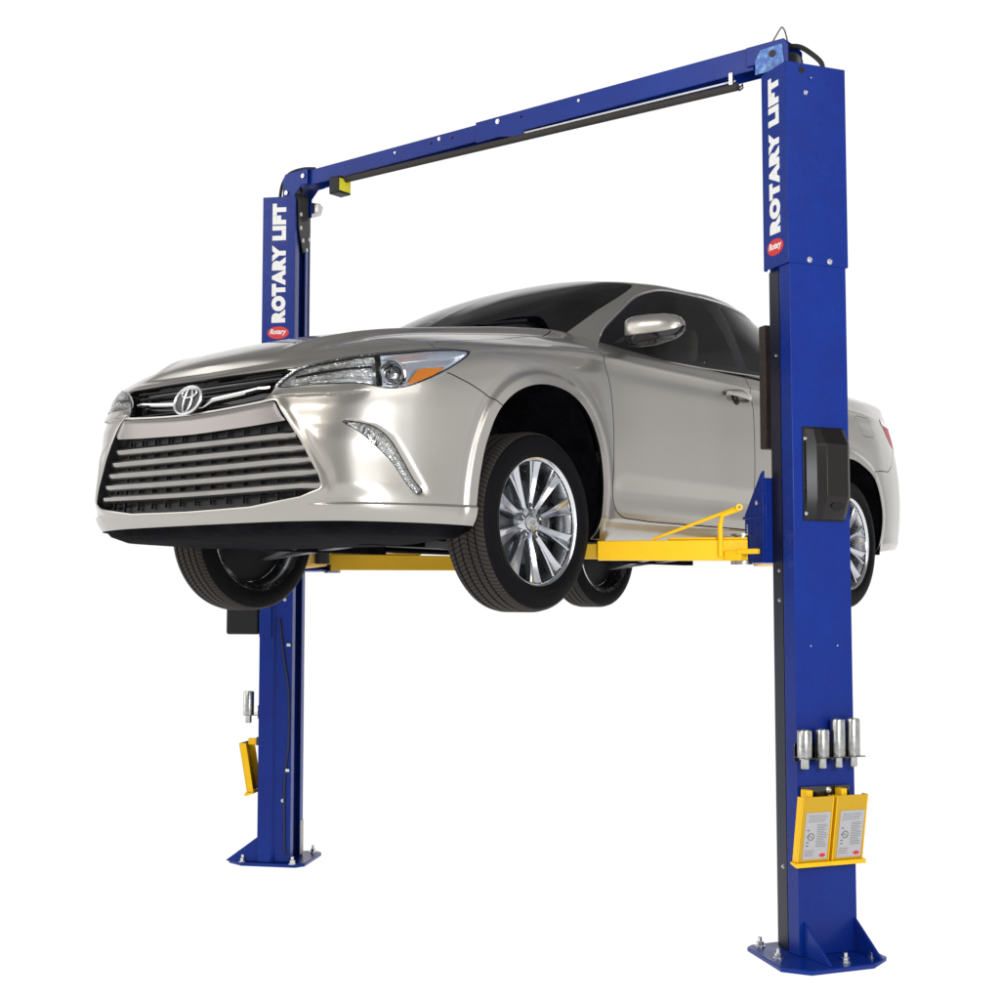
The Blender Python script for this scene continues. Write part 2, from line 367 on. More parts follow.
AMBER = rounded([(.944,.714),(.996,.778),(1.118,.797),(1.031,.742)], .006, 3)
FOG = dense([(.711,.570),(.767,.568),(.828,.553),(.882,.513),(.925,.449),(.965,.38),(.995,.342),(.989,.328),(.971,.325),(.940,.352),(.884,.434),(.825,.489),(.767,.536)], 5)
DOOR_F = rounded([(2.02,1.3),(2.060,1.05),(2.078,.963),(2.093,.774),(2.099,.567),(2.108,.42),(2.125,.325),(2.19,.292),(2.405,.284),(2.82,.283),(3.290,.283),(3.301,.426),(3.297,.665),(3.306,.909),(3.300,1.3)], .05, 5)
DOOR_R = rounded([(3.301,1.3),(3.307,.909),(3.298,.665),(3.302,.426),(3.291,.283),(3.83,.283),(3.875,.31),(3.885,.453),(3.965,.63),(4.10,.76),(4.22,.86),(4.27,1.0),(4.29,1.3)], .04, 5)
FUEL = rounded([(4.50,.957),(4.705,.962),(4.746,.855),(4.572,.850)], .02, 4)
TAIL = dense([(4.97,.985),(5.10,.975),(5.30,.965),(5.55,.955),(5.60,.90),(5.55,.84),(5.30,.83),(5.16,.835),(5.06,.87),(4.99,.93)], 5)
FB_SEAM = [(1.05,.74),(1.108,.770),(1.135,.763),(1.211,.738),(1.275,.712),(1.334,.688),(1.40,.658)]
RB_SEAM = [(4.76,.665),(4.805,.673),(4.956,.679),(5.05,.72),(5.12,.80),(5.2,.83)]
CREASE_LAMP = [(.41,.672),(.493,.669),(.662,.665),(.81,.682)]
CREASE_LOW = [(.60,.283),(.831,.285),(1.021,.288),(1.232,.289)]
def body_detail(s, z):
    P = np.stack([s, z], 1); D = np.zeros(len(s))
    fr = s < 2.2
    a = np.full(len(s), 9.); a[fr] = poly_sdf(ARCH_FRONT, P[fr]); rr = (s > 3.7) & (s < 5.2); a[rr] = poly_sdf(ARCH_REAR, P[rr])
    low = sstep(.20, .30, z)
    D += .008*(1-sstep(.036, .056, a))*low-.004*gauss(a-.066, .018)*low
    m = s < 1.3; Pm = P[m]; d = np.zeros(m.sum())
    g = poly_sdf(GRILLE, Pm)
    d += .010*gauss(g-.006, .016)                                        # lip round the big grille
    f = poly_sdf(FOG, Pm)
    sd, zd = Pm[:, 0], Pm[:, 1]
    # proud cheek between grille and lamp slit, falling to a scoop at the slit
    fogx = np.interp(zd, [.30, .325, .38, .449, .513, .552, .569, .60], [1.0, .971, .935, .890, .845, .79, .72, .67])
    inb = sstep(.0, .22, fogx-sd)*sstep(.30, .36, zd)*(1-sstep(.50, .60, zd))*sstep(.01, .06, g)
    d += .014*inb
    d -= .022*(1-sstep(0, .065, np.abs(sd-fogx)))*(sd > fogx)*sstep(.31, .36, zd)*(1-sstep(.54, .58, zd))
    d -= .010*gauss(np.minimum(f, .5), .02)*(sd <= fogx)*0
    c = np.interp(sd, [.41, .493, .662, .81], [.672, .669, .665, .682])
    wl = sstep(.40, .47, sd)*(1-sstep(.74, .82, sd))
    d += wl*(.007*(1-sstep(0, .035, zd-c))*(zd > c)-.006*(1-sstep(0, .05, c-zd))*(zd <= c))
    c2 = np.interp(sd, [.6, 1.23], [.283, .289])
    d += sstep(.55, .75, sd)*.008*(1-sstep(-.004, .004, zd-c2))*(zd > .2)
    D[m] += d
    # flank: shoulder crease under the windows and the hollow above the sill
    fl = sstep(1.5, 2.2, s)*(1-sstep(4.6, 5.0, s)); zc = .955+.02*sstep(2, 4.5, s)
    D += fl*(.0065*gauss(z-zc, .013)-.005*gauss(z-zc+.045, .03))
    fl2 = sstep(2.05, 2.2, s)*(1-sstep(3.75, 3.9, s))
    D += fl2*(-.010*gauss(z-.40, .05)+.004*gauss(z-.33, .025)-.010*(1-sstep(.276, .284, z)))
    return D

def ribbon(NU=560, NV=150):
    """the side skin from nose centre round the flank to tail centre, bottom lip to shoulder"""
    s = np.unique(np.concatenate([np.linspace(0, s_of_y(.5), int(NU*.52)), np.linspace(s_of_y(.5), S_END, int(NU*.48))]))
    K = _pz.shape[1]; jj = np.linspace(0, K-1, NV)
    zz = pchip(_ps, _pz, s); dd = pchip(_ps, _pd, s)                   # (ns,K)
    Z = np.stack([pchip(np.arange(K), zz[i], jj) for i in range(len(s))])
    D = np.stack([cspline(zz[i], dd[i], Z[i]) for i in range(len(s))])
    D = smooth1(D, 3, 1)
    p, n = plan(s)
    S2 = np.repeat(s[:, None], NV, 1)
    D = D+body_detail(S2.ravel(), Z.ravel()).reshape(D.shape)
    X = np.zeros((len(s), NV, 3))
    X[:, :, 0] = p[:, None, 0]+n[:, None, 0]*D; X[:, :, 1] = p[:, None, 1]+n[:, None, 1]*D; X[:, :, 2] = Z
    X[:, :, 0] = np.maximum(X[:, :, 0], 0); X[0, :, 0] = 0; X[-1, :, 0] = 0
    return X, np.stack([S2, Z], 2)

def hood_z(y):
    return pchip([-.90,-.885,-.86,-.80,-.70,-.50,-.25,0,.25,.45,.7,2.5,3.05,3.3,3.6,3.74,3.79],
                 [.803,.826,.850,.886,.928,.985,1.034,1.070,1.106,1.134,1.14,1.16,1.175,1.172,1.160,1.150,1.140], y)

def deck(X, NT=90):
    """hood, cowl and boot lid: from the ribbon's top edge to the centre line"""
    top = X[:, -1]; prev = X[:, -3]
    t = np.linspace(0, 1, NT)**1.25
    ns = len(top); G = np.zeros((ns, NT, 3))
    yc = top[:, 1]; zc = hood_z(yc)
    xs = np.maximum(top[:, 0], 1e-4)
    slope = .50*(xs/ .8)                                               # edge roll
    x = xs[:, None]*(1-t[None]); r = t[None]                            # r: 0 at edge, 1 at centre
    h = (zc-top[:, 2])[:, None]
    k = 1-(1-r)**(2.5+1.2*sstep(-.3, .3, yc))[:, None]
    z = top[:, 2][:, None]+h*k
    G[:, :, 0] = x; G[:, :, 1] = yc[:, None]; G[:, :, 2] = z
    # raised hood edges: shallow valley outboard, crown inboard
    yy = G[:, :, 1]; xx = G[:, :, 0]
    wgt = sstep(-.90, -.70, yy)*(1-sstep(.5, .7, yy))
    xr = np.interp(yy, [-.90, -.60, .40], [.33, .43, .63])
    G[:, :, 2] += wgt*(.009*gauss(xx-xr, .035)+.004*gauss(xx-xr, .12)-.007*gauss(xx-xr-.09, .05))
    return G

def blend_shell():
    """ribbon and deck as one continuous grid, smoothed where they meet"""
    X, Q = ribbon(); G = deck(X)
    A = np.concatenate([X, G[:, 1:]], 1)
    nv = X.shape[1]; lo, hi = nv-14, nv+16
    seg = A[:, lo:hi].copy()
    seg = smooth1(seg, 60, 1); A[:, lo:hi] = seg
    Q2 = np.concatenate([Q, np.stack([np.repeat(Q[:, :1, 0], G.shape[1]-1, 1), 1.5+np.repeat(np.linspace(0, 1, G.shape[1])[None, 1:], len(G), 0)], 2)], 1)
    return A, Q2, nv

# greenhouse: base outline to roof edge
GB = np.array([(0,.25,1.10),(.20,.265,1.10),(.40,.325,1.09),(.57,.45,1.065),(.69,.63,1.04),(.770,.79,1.025),(.825,1.0,1.020),(.838,1.3,1.025),(.845,1.7,1.035),(.842,2.1,1.045),(.82,2.5,1.065),(.775,2.85,1.085),(.68,3.08,1.110),(.50,3.19,1.125),(.25,3.235,1.135),(0,3.245,1.135)])
GT = np.array([(0,1.13,1.487),(.16,1.14,1.485),(.32,1.165,1.476),(.45,1.21,1.463),(.515,1.27,1.460),(.550,1.36,1.465),(.572,1.46,1.471),(.590,1.62,1.476),(.602,1.85,1.487),(.594,2.08,1.474),(.560,2.30,1.433),(.530,2.47,1.413),(.48,2.58,1.400),(.36,2.645,1.405),(.18,2.68,1.412),(0,2.69,1.415)])
def greenhouse(NU=420, NV=90, NT=50):
    k = np.arange(len(GB)); q = np.linspace(0, len(GB)-1, NU)
    b = cspline(k, GB, q); t = cspline(k, GT, q)
    v = np.linspace(0, 1, NV)
    A = b[:, None]+(t-b)[:, None]*v[None, :, None]
    d = (t-b)[:, :2]; nrm = np.stack([-(d[:, 0]), -(d[:, 1])], 1)
    # outward bulge: sides curve, screens curve
    tg = np.gradient(b[:, :2], axis=0); tg[:, 0][:3] = np.abs(tg[:, 0][:3]); n = np.stack([tg[:, 1], -tg[:, 0]], 1); n /= np.linalg.norm(n, axis=1)[:, None]
    n = smooth1(n, 20); n /= np.linalg.norm(n, axis=1)[:, None]; n[0] = (0, -1); n[-1] = (0, 1)
    bulge = 4*v*(1-v)
    side = sstep(.55, .8, np.abs(n[:, 0]))
    amp = .030*side+.030*(1-side)
    A[:, :, 0] += n[:, None, 0]*bulge[None]*amp[:, None]; A[:, :, 1] += n[:, None, 1]*bulge[None]*amp[:, None]*.6
    A[:, :, 2] += bulge[None]*(.03*(1-side))[:, None]
    # roof: heightfield inward
    tt = np.linspace(0, 1, NT)
    top = A[:, -1]; yc = np.clip(top[:, 1], 1.13, 2.69)
    zc = pchip([1.13,1.3,1.6,1.95,2.3,2.55,2.69], [1.487,1.510,1.524,1.522,1.498,1.455,1.415], yc)
    R = np.zeros((NU, NT, 3)); R[:, :, 0] = top[:, 0][:, None]*(1-tt); R[:, :, 1] = top[:, 1][:, None]
    R[:, :, 2] = top[:, 2][:, None]+(zc-top[:, 2])[:, None]*(1-(1-tt[None])**2.2)
    G = np.concatenate([A, R[:, 1:]], 1)
    lo, hi = NV-12, NV+10
    G[:, lo:hi] = smooth1(G[:, lo:hi], 30, 1)
    G[0, :, 0] = 0; G[-1, :, 0] = 0
    Q = np.zeros(G.shape[:2]+(2,)); Q[:, :, 0] = q[:, None]; Q[:, :, 1] = np.concatenate([v, 1+tt[1:]])[None]
    return G, Q

# ---------------------------------------------------------------- object helpers
def empty(name, loc, label=None, cat=None, group=None, parent=None):
    o = bpy.data.objects.new(name, None); COL.objects.link(o); o.location = loc
    o.empty_display_size = .2
    if label: o['label'] = label
    if cat: o['category'] = cat
    if group: o['group'] = group
    if parent is not None: o.parent = parent
    return o
def worldloc(o):
    v = Vector((0, 0, 0))
    while o is not None: v += o.location; o = o.parent
    return v
def link(name, me, mat, parent=None, label=None):
    o = bpy.data.objects.new(name, me); COL.objects.link(o)
    if mat is not None and not me.materials: me.materials.append(M[mat])
    if parent is not None:
        o.parent = parent
    if label: o['label'] = label
    return o
def from_surfs(name, surfs, mat, parent, label=None, mirror=False, thick=0, off=(0, 0, 0)):
    """several Surf pieces (Q[:,2:5] carries smooth normals) as ONE mesh object"""
    Vs, Fs, Ns, b = [], [], [], 0
    L_ = []
    for s in surfs:
        if not len(s.F): continue
        L_.append(s)
        if mirror: L_.append(mir(s))
    for s in L_:
        Vs.append(s.V); Fs.append(s.F+b); Ns.append(s.Q[:, 2:5] if s.Q.shape[1] >= 5 else s.normals()); b += len(s.V)
    V = np.vstack(Vs); F = np.vstack(Fs); Nn = np.vstack(Ns)
    A = V[F]; ar = np.linalg.norm(np.cross(A[:, 1]-A[:, 0], A[:, 2]-A[:, 0]), axis=1); F = F[ar > 1e-10]
    o0 = worldloc(parent) if parent is not None else Vector((0, 0, 0))
    V = V+np.array(off)[None]
    me = bpy.data.meshes.new(name)
    me.vertices.add(len(V)); me.vertices.foreach_set('co', V.astype(np.float32).ravel())
    me.loops.add(F.size); me.loops.foreach_set('vertex_index', F.astype(np.int32).ravel())
    me.polygons.add(len(F)); me.polygons.foreach_set('loop_start', np.arange(0, F.size, 3, dtype=np.int32)); me.polygons.foreach_set('loop_total', np.full(len(F), 3, np.int32))
    me.update(calc_edges=True)
    me.polygons.foreach_set('use_smooth', np.ones(len(F), bool))
    me.normals_split_custom_set_from_vertices(Nn.tolist())
    o = link(name, me, mat, parent, label)
    if thick:
        md = o.modifiers.new('thickness', 'SOLIDIFY'); md.thickness = thick; md.offset = -1; md.use_even_offset = False
    return o
def mir(s):
    V = s.V.copy(); V[:, 0] *= -1; Q = s.Q.copy()
    if Q.shape[1] >= 5: Q[:, 2] *= -1
    return Surf(V, Q, s.F[:, ::-1].copy())

class MB:
    """collects boxes, prisms, tubes and lathes; build() links them as ONE mesh object"""
    def __init__(s, fn=None): s.bm = bmesh.new(); s.fn = fn or (lambda p_: p_)
    def v(s, p_): return s.bm.verts.new(s.fn(Vector(p_)))
    def box(s, a, b):
        x0, y0, z0 = a; x1, y1, z1 = b
        c = [s.v(q) for q in ((x0,y0,z0),(x1,y0,z0),(x1,y1,z0),(x0,y1,z0),(x0,y0,z1),(x1,y0,z1),(x1,y1,z1),(x0,y1,z1))]
        for f in ((0,3,2,1),(4,5,6,7),(0,1,5,4),(1,2,6,5),(2,3,7,6),(3,0,4,7)): s.bm.faces.new([c[i] for i in f])
        return s
    def prism(s, poly, vec):
        """poly: list of 3D points, extruded by vec"""
        vec = Vector(vec); a = [s.v(Vector(q)) for q in poly]; b = [s.v(Vector(q)+vec) for q in poly]; n = len(poly)
        s.bm.faces.new(a); s.bm.faces.new(b[::-1])
        for i in range(n): s.bm.faces.new([a[i], b[i], b[(i+1) % n], a[(i+1) % n]])
        return s
    def beam(s, p0, p1, w_, h_, up=(0, 0, 1), w1=None, h1=None):
        """rectangular bar from p0 to p1"""
        p0, p1 = Vector(p0), Vector(p1); d = (p1-p0).normalized(); sd = d.cross(Vector(up)).normalized(); u = sd.cross(d)
        w1 = w1 or w_; h1 = h1 or h_
        A = [s.v(p0+sd*i*w_/2+u*j*h_/2) for i, j in ((-1,-1),(1,-1),(1,1),(-1,1))]
        B = [s.v(p1+sd*i*w1/2+u*j*h1/2) for i, j in ((-1,-1),(1,-1),(1,1),(-1,1))]
        s.bm.faces.new(A); s.bm.faces.new(B[::-1])
        for i in range(4): s.bm.faces.new([A[i], B[i], B[(i+1) % 4], A[(i+1) % 4]])
        return s
    def tube(s, pts, r, n=10, closed=False, cap=True, sy=1.0):
        pts = [Vector(q) for q in pts]; rings = []; m = len(pts)
        ref = Vector((0, 0, 1)); t0 = (pts[1]-pts[0]).normalized()
        if abs(t0.dot(ref)) > .9: ref = Vector((1, 0, 0))
        u = t0.cross(ref).normalized()
        for i, q in enumerate(pts):
            if closed: t = (pts[(i+1) % m]-pts[i-1]).normalized()
            else: t = (pts[min(i+1, m-1)]-pts[max(i-1, 0)]).normalized()
            u = (u-t*u.dot(t)).normalized(); v_ = t.cross(u); rr = r[i] if isinstance(r, (list, tuple)) else r
            rings.append([s.v(q+(u*math.cos(2*math.pi*k/n)+v_*sy*math.sin(2*math.pi*k/n))*rr) for k in range(n)])
        for i in range(m if closed else m-1):
            a, b = rings[i], rings[(i+1) % m]
            for k in range(n): s.bm.faces.new([a[k], a[(k+1) % n], b[(k+1) % n], b[k]])
        if cap and not closed: s.bm.faces.new(rings[0]); s.bm.faces.new(rings[-1][::-1])
        return s
    def lathe(s, prof, o=(0, 0, 0), ax=(0, 0, 1), n=32, closed=False, ang=None):
        """prof: list of (radius, height along axis)"""
        o = Vector(o); ax = Vector(ax).normalized(); ref = Vector((0, 0, 1)) if abs(ax.z) < .9 else Vector((1, 0, 0))
        u = ax.cross(ref).normalized(); v_ = ax.cross(u); rings = []
        for r_, h in prof:
            if r_ < 1e-6: rings.append([s.v(o+ax*h)])
            else: rings.append([s.v(o+ax*h+(u*math.cos(2*math.pi*k/n)+v_*math.sin(2*math.pi*k/n))*r_) for k in range(n)])
        m = len(rings)
        for i in range(m if closed else m-1):
            a, b = rings[i], rings[(i+1) % m]
            for k in range(n):
                k2 = (k+1) % n
                if len(a) == 1 and len(b) == 1: continue
                if len(a) == 1: s.bm.faces.new([a[0], b[k2], b[k]])
                elif len(b) == 1: s.bm.faces.new([a[k], a[k2], b[0]])
                else: s.bm.faces.new([a[k], a[k2], b[k2], b[k]])
        return s
    def build(s, name, mat, parent=None, label=None, bevel=0, smooth=True, angle=35, seg=2):
        bmesh.ops.recalc_face_normals(s.bm, faces=s.bm.faces)
        if parent is not None:
            wl = worldloc(parent)
            for v_ in s.bm.verts: v_.co -= wl
        me = bpy.data.meshes.new(name); 
        if smooth:
            for f in s.bm.faces: f.smooth = True
            for e in s.bm.edges:
                if len(e.link_faces) == 2 and e.calc_face_angle(0) > R(angle): e.smooth = False
        s.bm.to_mesh(me); s.bm.free()
        o = link(name, me, mat, parent, label)
        if bevel:
            md = o.modifiers.new('edge', 'BEVEL'); md.width = bevel; md.segments = seg; md.limit_method = 'ANGLE'; md.angle_limit = R(angle); md.harden_normals = False
        return o
def copy_tree(o, parent=None):
    c = o.copy(); COL.objects.link(c); c.parent = parent
    for ch in list(o.children): copy_tree(ch, c)
    return c

b = MB(); b.bm.faces.new([b.v(q) for q in ((-14, -14, 0), (14, -14, 0), (14, 14, 0), (-14, 14, 0))]); fl = b.build('floor', 'backlit_floor', None); fl['kind'] = 'structure'

# ================================================================ THE TWO-POST LIFT
SX, SY = 1.5564, .9443
HTOP, HSH = 3.5854, 2.756
lift = empty('vehicle_lift', (0, SY, 0), 'tall blue two-post vehicle lift with overhead beam and yellow swing arms carrying the silver sedan', 'vehicle lift')
def colf(side):
    """column frame: a outboard, b towards the front (turned 30 degrees), z up"""
    def f(p_): return Vector((side*(SX+.8660*p_[0]-.5*p_[1]), SY-.5*p_[0]-.8660*p_[1], p_[2]))
    return f
def text_mesh(body, size, weight, xscale=1.0, shear=0.0, spacing=1.0):
    c = bpy.data.curves.new('t', 'FONT'); c.body = body; c.size = size; c.offset = weight; c.align_x = 'LEFT'; c.shear = shear; c.space_character = spacing; c.extrude = .0006; c.resolution_u = 4
    o = bpy.data.objects.new('t', c); COL.objects.link(o); bpy.context.view_layer.update()
    me = bpy.data.meshes.new_from_object(o); bpy.data.objects.remove(o)
    me.transform(Matrix.Diagonal((xscale, 1, 1, 1)))
    return me
def place_mesh(me, name, mat, parent, org, U, V_, W_):
    """text x -> U, y -> V_, thickness -> W_"""
    mt = Matrix((tuple(U)+(0,), tuple(V_)+(0,), tuple(W_)+(0,), (0, 0, 0, 1))).transposed(); mt.translation = Vector(org)-worldloc(parent)
    me.transform(mt)
    if mt.determinant() < 0: me.flip_normals()
    return link(name, me, mat, parent)
def hexbolt(fn, a, b_, z, ax, parent, r=.011, name='bolt', length=.012, mat='bolt_zinc', washer=True):
    """small hex bolt head; ax is the outward direction in column axes"""
    o = fn((a, b_, z)); d_ = (fn((a+ax[0], b_+ax[1], z+ax[2]))-o).normalized()
    m_ = MB()
    if washer: m_.lathe([(0,0),(r*1.5,0),(r*1.5,.0025),(0,.0025)], o, d_, 16)
    m_.lathe([(0,.002),(r,.002),(r,length*.8),(r*.8,length),(0,length)], o, d_, 6)
    m_.build(name, mat, parent, smooth=False)
def column(side, label):
    F_ = colf(side); base = F_((0, 0, 0)); col = empty('column', Vector((base.x, base.y, 0))-worldloc(lift), parent=lift); col['label'] = label
    t_ = .006
    # folded channel: back plate, two walls with a step, inturned lips
    prof = [(.088,-.134),(.088,.134),(.012,.134),(-.004,.116),(-.088,.116),(-.088,.060),(-.082,.060),(-.082,.110),(-.001,.110),(.015,.128),(.082,.128),
            (.082,-.128),(.015,-.128),(-.001,-.110),(-.082,-.110),(-.082,-.060),(-.088,-.060),(-.088,-.116),(-.004,-.116),(.012,-.134)]
    b = MB(F_); b.prism([(a, b_, .018) for a, b_ in prof], (0, 0, HTOP-.09-.018)); b.build('channel', 'blue_powder_coat', col, bevel=.004, angle=30)
    # top shroud with folded edges
    ts = .003
    pr = [(.093,-.143),(.093,.143),(-.091,.143),(-.091,.125),(-.088,.125),(-.088,.140),(.090,.140),(.090,-.140),(-.088,-.140),(-.088,-.125),(-.091,-.125),(-.091,-.143)]
    b = MB(F_); b.prism([(a, b_, HSH) for a, b_ in pr], (0, 0, HTOP-HSH)); sh = b.build('shroud', 'blue_powder_coat', col, bevel=.0025, angle=30)
    for b_, z in ((.044, 2.773), (-.052, 2.773)): hexbolt(F_, .093, b_, z, (1, 0, 0), col, .008)
    hexbolt(F_, .093, .051, 3.463, (1, 0, 0), col, .006); hexbolt(F_, .093, .030, 3.525, (1, 0, 0), col, .0035, washer=False)
    b = MB(F_); b.lathe([(0, 0), (.014, 0), (.014, .0015), (0, .0015)], (.0932, .068, 3.557), (1, 0, 0), 20); b.build('shroud_hole', 'gloss_black', sh)
    # lettering and round-ended badge on the front face, reading upwards
    n_ = (F_((0, 1, 0))-F_((0, 0, 0))); m_ = (F_((1, 0, 0))-F_((0, 0, 0)))
    left = -m_ if side > 0 else m_                                       # towards the viewer's left
    me = text_mesh('ROTARY LIFT', .1, .0088, 1.0, spacing=1.20)
    co = np.array([v_.co[:] for v_ in me.vertices]); x0, x1 = co[:, 0].min(), co[:, 0].max(); y0, y1 = co[:, 1].min(), co[:, 1].max()
    Lz, Hh = 3.548-2.893, .078
    me.transform(Matrix.Diagonal((Lz/(x1-x0), Hh/(y1-y0), 1, 1)) @ Matrix.Translation((-x0, -y0, 0)))
    org = F_((0, .1436, 2.893))-left*(Hh/2)*1.0
    place_mesh(me, 'lettering', 'white_vinyl', sh, org+left*0, Vector((0, 0, 1)), left, n_)
    bz = 2.838
    b = MB(F_); c0 = (0, .1434, bz); ring = []
    k_ = 36; P_ = [(.060*math.cos(2*math.pi*i/k_), .1434, bz+.034*math.sin(2*math.pi*i/k_)) for i in range(k_)]
    b.prism(P_, (0, .0008, 0)); bd = b.build('badge', 'red_vinyl', sh, smooth=False)
    me = text_mesh('Rotary', .1, .003, 1.0, shear=.25)
    co = np.array([v_.co[:] for v_ in me.vertices]); x0, x1 = co[:, 0].min(), co[:, 0].max(); y0, y1 = co[:, 1].min(), co[:, 1].max()
    me.transform(Matrix.Diagonal((.092/(x1-x0), .036/(y1-y0), .6, 1)) @ Matrix.Translation((-x0, -y0, 0)))
    right = -left; upv = Vector((0, 0, 1)); 
    place_mesh(me, 'badge_lettering', 'white_vinyl', bd, F_((0, .1446, bz))-right*.046-upv*.016, right, upv, n_)
    # base plate, gussets, anchors
    b = MB(F_); b.prism([(q[0], q[1], 0) for q in (((-.17,.12),(-.13,.165),(.17,.150),(.262,.075),(.275,-.07),(.205,-.185),(-.13,-.25),(-.17,-.2)) if side < 0 else ((-.150,.205),(-.125,.240),(.195,.290),(.283,.211),(.283,-.070),(.205,-.185),(-.13,-.215),(-.165,-.18)))], (0, 0, .018)); b.build('base_plate', 'blue_powder_coat', col, bevel=.003)
    for b_ in (.105, -.128):
        b = MB(F_); b.prism([(.088, b_, .018), (.262, b_, .018), (.262, b_, .024), (.088, b_, .150)], (0, .010, 0)); b.build('gusset', 'blue_powder_coat', col, bevel=.0015)
    for a, b_ in (((-.110,.190),(.080,.225),(.225,.02),(.195,-.130),(-.125,-.170)) if side > 0 else ((-.11,.150),(.17,.120),(.225,.02),(.195,-.130),(-.125,-.190))):
        o = F_((a, b_, .018)); m2 = MB(); m2.lathe([(0,0),(.021,0),(.021,.004),(0,.004)], o, (0,0,1), 20); m2.lathe([(0,.004),(.0155,.004),(.0155,.019),(.013,.021),(0,.021)], o, (0,0,1), 6); m2.lathe([(0,.02),(.0085,.02),(.0085,.037),(.007,.039),(0,.039)], o, (0,0,1), 12); m2.build('anchor_bolt', 'bolt_zinc', col, angle=25)
    for z in (.34, 1.40, 1.52, 2.40): hexbolt(F_, -.045, .116, z, (0, 1, 0), col, .006, length=.008)
    for b_, z in ((.065, 1.22), (-.06, 1.22)): hexbolt(F_, .088, b_, z, (1, 0, 0), col, .004, length=.006, washer=False)
    # inside: lifting cylinder rod, latch strip, hose
    b = MB(F_); b.tube([(-.035, -.02, .02), (-.035, -.02, HTOP-.12)], .012, 12); b.build('cylinder_rod', 'zinc_steel', col)
    b = MB(F_); b.tube([(.03, .03, .02), (.03, .03, 2.2)], .035, 16); b.build('hydraulic_cylinder', 'gloss_black', col)
    b = MB(F_); b.prism([(-.0835, .110, .03), (-.0835, .110, 2.7), (-.0835, .062, 2.7), (-.0835, .062, .03)], (.002, 0, 0)); b.build('slide_strip', 'black_rubber', col)
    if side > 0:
        b = MB(F_); b.box((-.0895, .1162, .02), (-.018, .1185, 2.752)); b.build('edge_shade', 'navy_shadow', col)  # dark strip stands in for shade in the wall's stepped recess
    else:
        b = MB(F_); pts = [(-.02, .122, 1.30), (-.045, .124, 1.10), (-.070, .1235, .95), (-.076, .123, .80), (-.074, .123, .62), (-.060, .123, .50), (-.055, .123, .36), (-.060, .123, .06)]
        b.tube([tuple(q) for q in dense(pts, 5, False)], .0045, 6); b.build('latch_cable', 'black_rubber', col)
        for z in (1.16, .50):
            b = MB(F_); b.box((-.082, .116, z-.008), (-.062, .132, z+.008)); b.build('cable_clip', 'bolt_zinc', col, bevel=.002)
    # carriage between the lips, with the door guard and arm bracket
    car_ = empty('carriage', (0, 0, 0), parent=None); car_.parent = lift; car_.location = F_((-.14, 0, 1.6))-worldloc(lift)
    b = MB(F_); b.box((-.078, -.056, 1.56), (-.020, .056, 2.55)); b.box((-.135, -.150, 1.56), (-.092, .150, 1.60)); b.box((-.135, -.150, 1.70), (-.092, .150, 1.735))
    b.build('slide', 'gloss_black', car_, bevel=.003)
    b = MB(F_); b.prism([(-.093, .150, 1.56), (-.093, .150, 1.93), (-.110, .150, 1.92), (-.235, .150, 1.755), (-.235, .150, 1.56)], (0, .010, 0)); b.prism([(-.093, -.160, 1.56), (-.093, -.160, 1.93), (-.110, -.160, 1.92), (-.235, -.160, 1.755), (-.235, -.160, 1.56)], (0, .010, 0))
    b.box((-.245, -.165, 1.735), (-.092, .165, 1.747)); b.box((-.245, -.165, 1.552), (-.092, .165, 1.562)); b.box((-.100, -.150, 1.56), (-.090, .150, 1.90)); b.build('arm_bracket', 'blue_powder_coat', car_, bevel=.002)
    b = MB(F_); b.box((-.255, -.060, 2.035), (-.205, .070, 2.56)); b.box((-.21, -.03, 2.2), (-.09, .03, 2.24)); b.box((-.21, -.03, 2.42), (-.09, .03, 2.46)); b.build('door_guard', 'brown_rubber', car_, bevel=.006)
    hexbolt(F_, -.14, .160, 1.86-.06, (0, 1, 0), car_, .007, length=.006)
    return F_, col, car_
FN, colN, carN = column(1, 'blue lift column with black lock cover, in front of the rear door')
FF, colF, carF = column(-1, 'blue lift column standing behind the front of the car')
# fine perforated line on the near bracket edge
b = MB(FN)
for k in range(11): b.lathe([(0, 0), (.0035, 0), (.0035, .0012), (0, .0012)], (-.215, .1602, 1.60+.011*k), (0, 1, 0), 8)
b.build('rivet_row', 'white_vinyl', carN, smooth=False)
# near column only: latch cover, adapter rack, pad bracket
b = MB(FN); pr = [(.088, -.100), (.088, .082), (.102, .080), (.120, .040), (.156, .018), (.156, -.080), (.140, -.100)]
zs_ = [(1.722, .80), (1.735, 1), (1.86, 1.0), (2.045, .88), (2.088, .55)]
rings = []
def lock_ring(z, k): return [((.088+(a-.088)*k), b_, z) for a, b_ in pr]
rings = [[b.v(q) for q in lock_ring(z, k)] for z, k in ((1.720, .30), (1.728, .42), (1.81, 1.0), (2.02, 1.0), (2.086, .36), (2.090, .25))]
for i in range(len(rings)-1):
    for k in range(len(pr)): b.bm.faces.new([rings[i][k], rings[i][(k+1) % len(pr)], rings[i+1][(k+1) % len(pr)], rings[i+1][k]])
b.bm.faces.new(rings[0]); b.bm.faces.new(rings[-1][::-1]); lc = b.build('latch_cover', 'grey_plastic', colN, bevel=.006, angle=20, seg=3)
b = MB(FN); b.box((.088, -.106, 1.716), (.094, .088, 2.094)); b.build('cover_flange', 'grey_plastic', lc, bevel=.002)
for z in (1.745, 2.045): hexbolt(FN, .094, .078, z, (1, 0, 0), lc, .0055, length=.007)
b = MB(FN); n_k = 28; b.prism([(.1425+.0, -.038+.030*math.cos(2*math.pi*k/n_k), 1.773+.017*math.sin(2*math.pi*k/n_k)) for k in range(n_k)], (.004, 0, 0)); b.build('cover_emblem', 'black_plastic', lc, smooth=False)
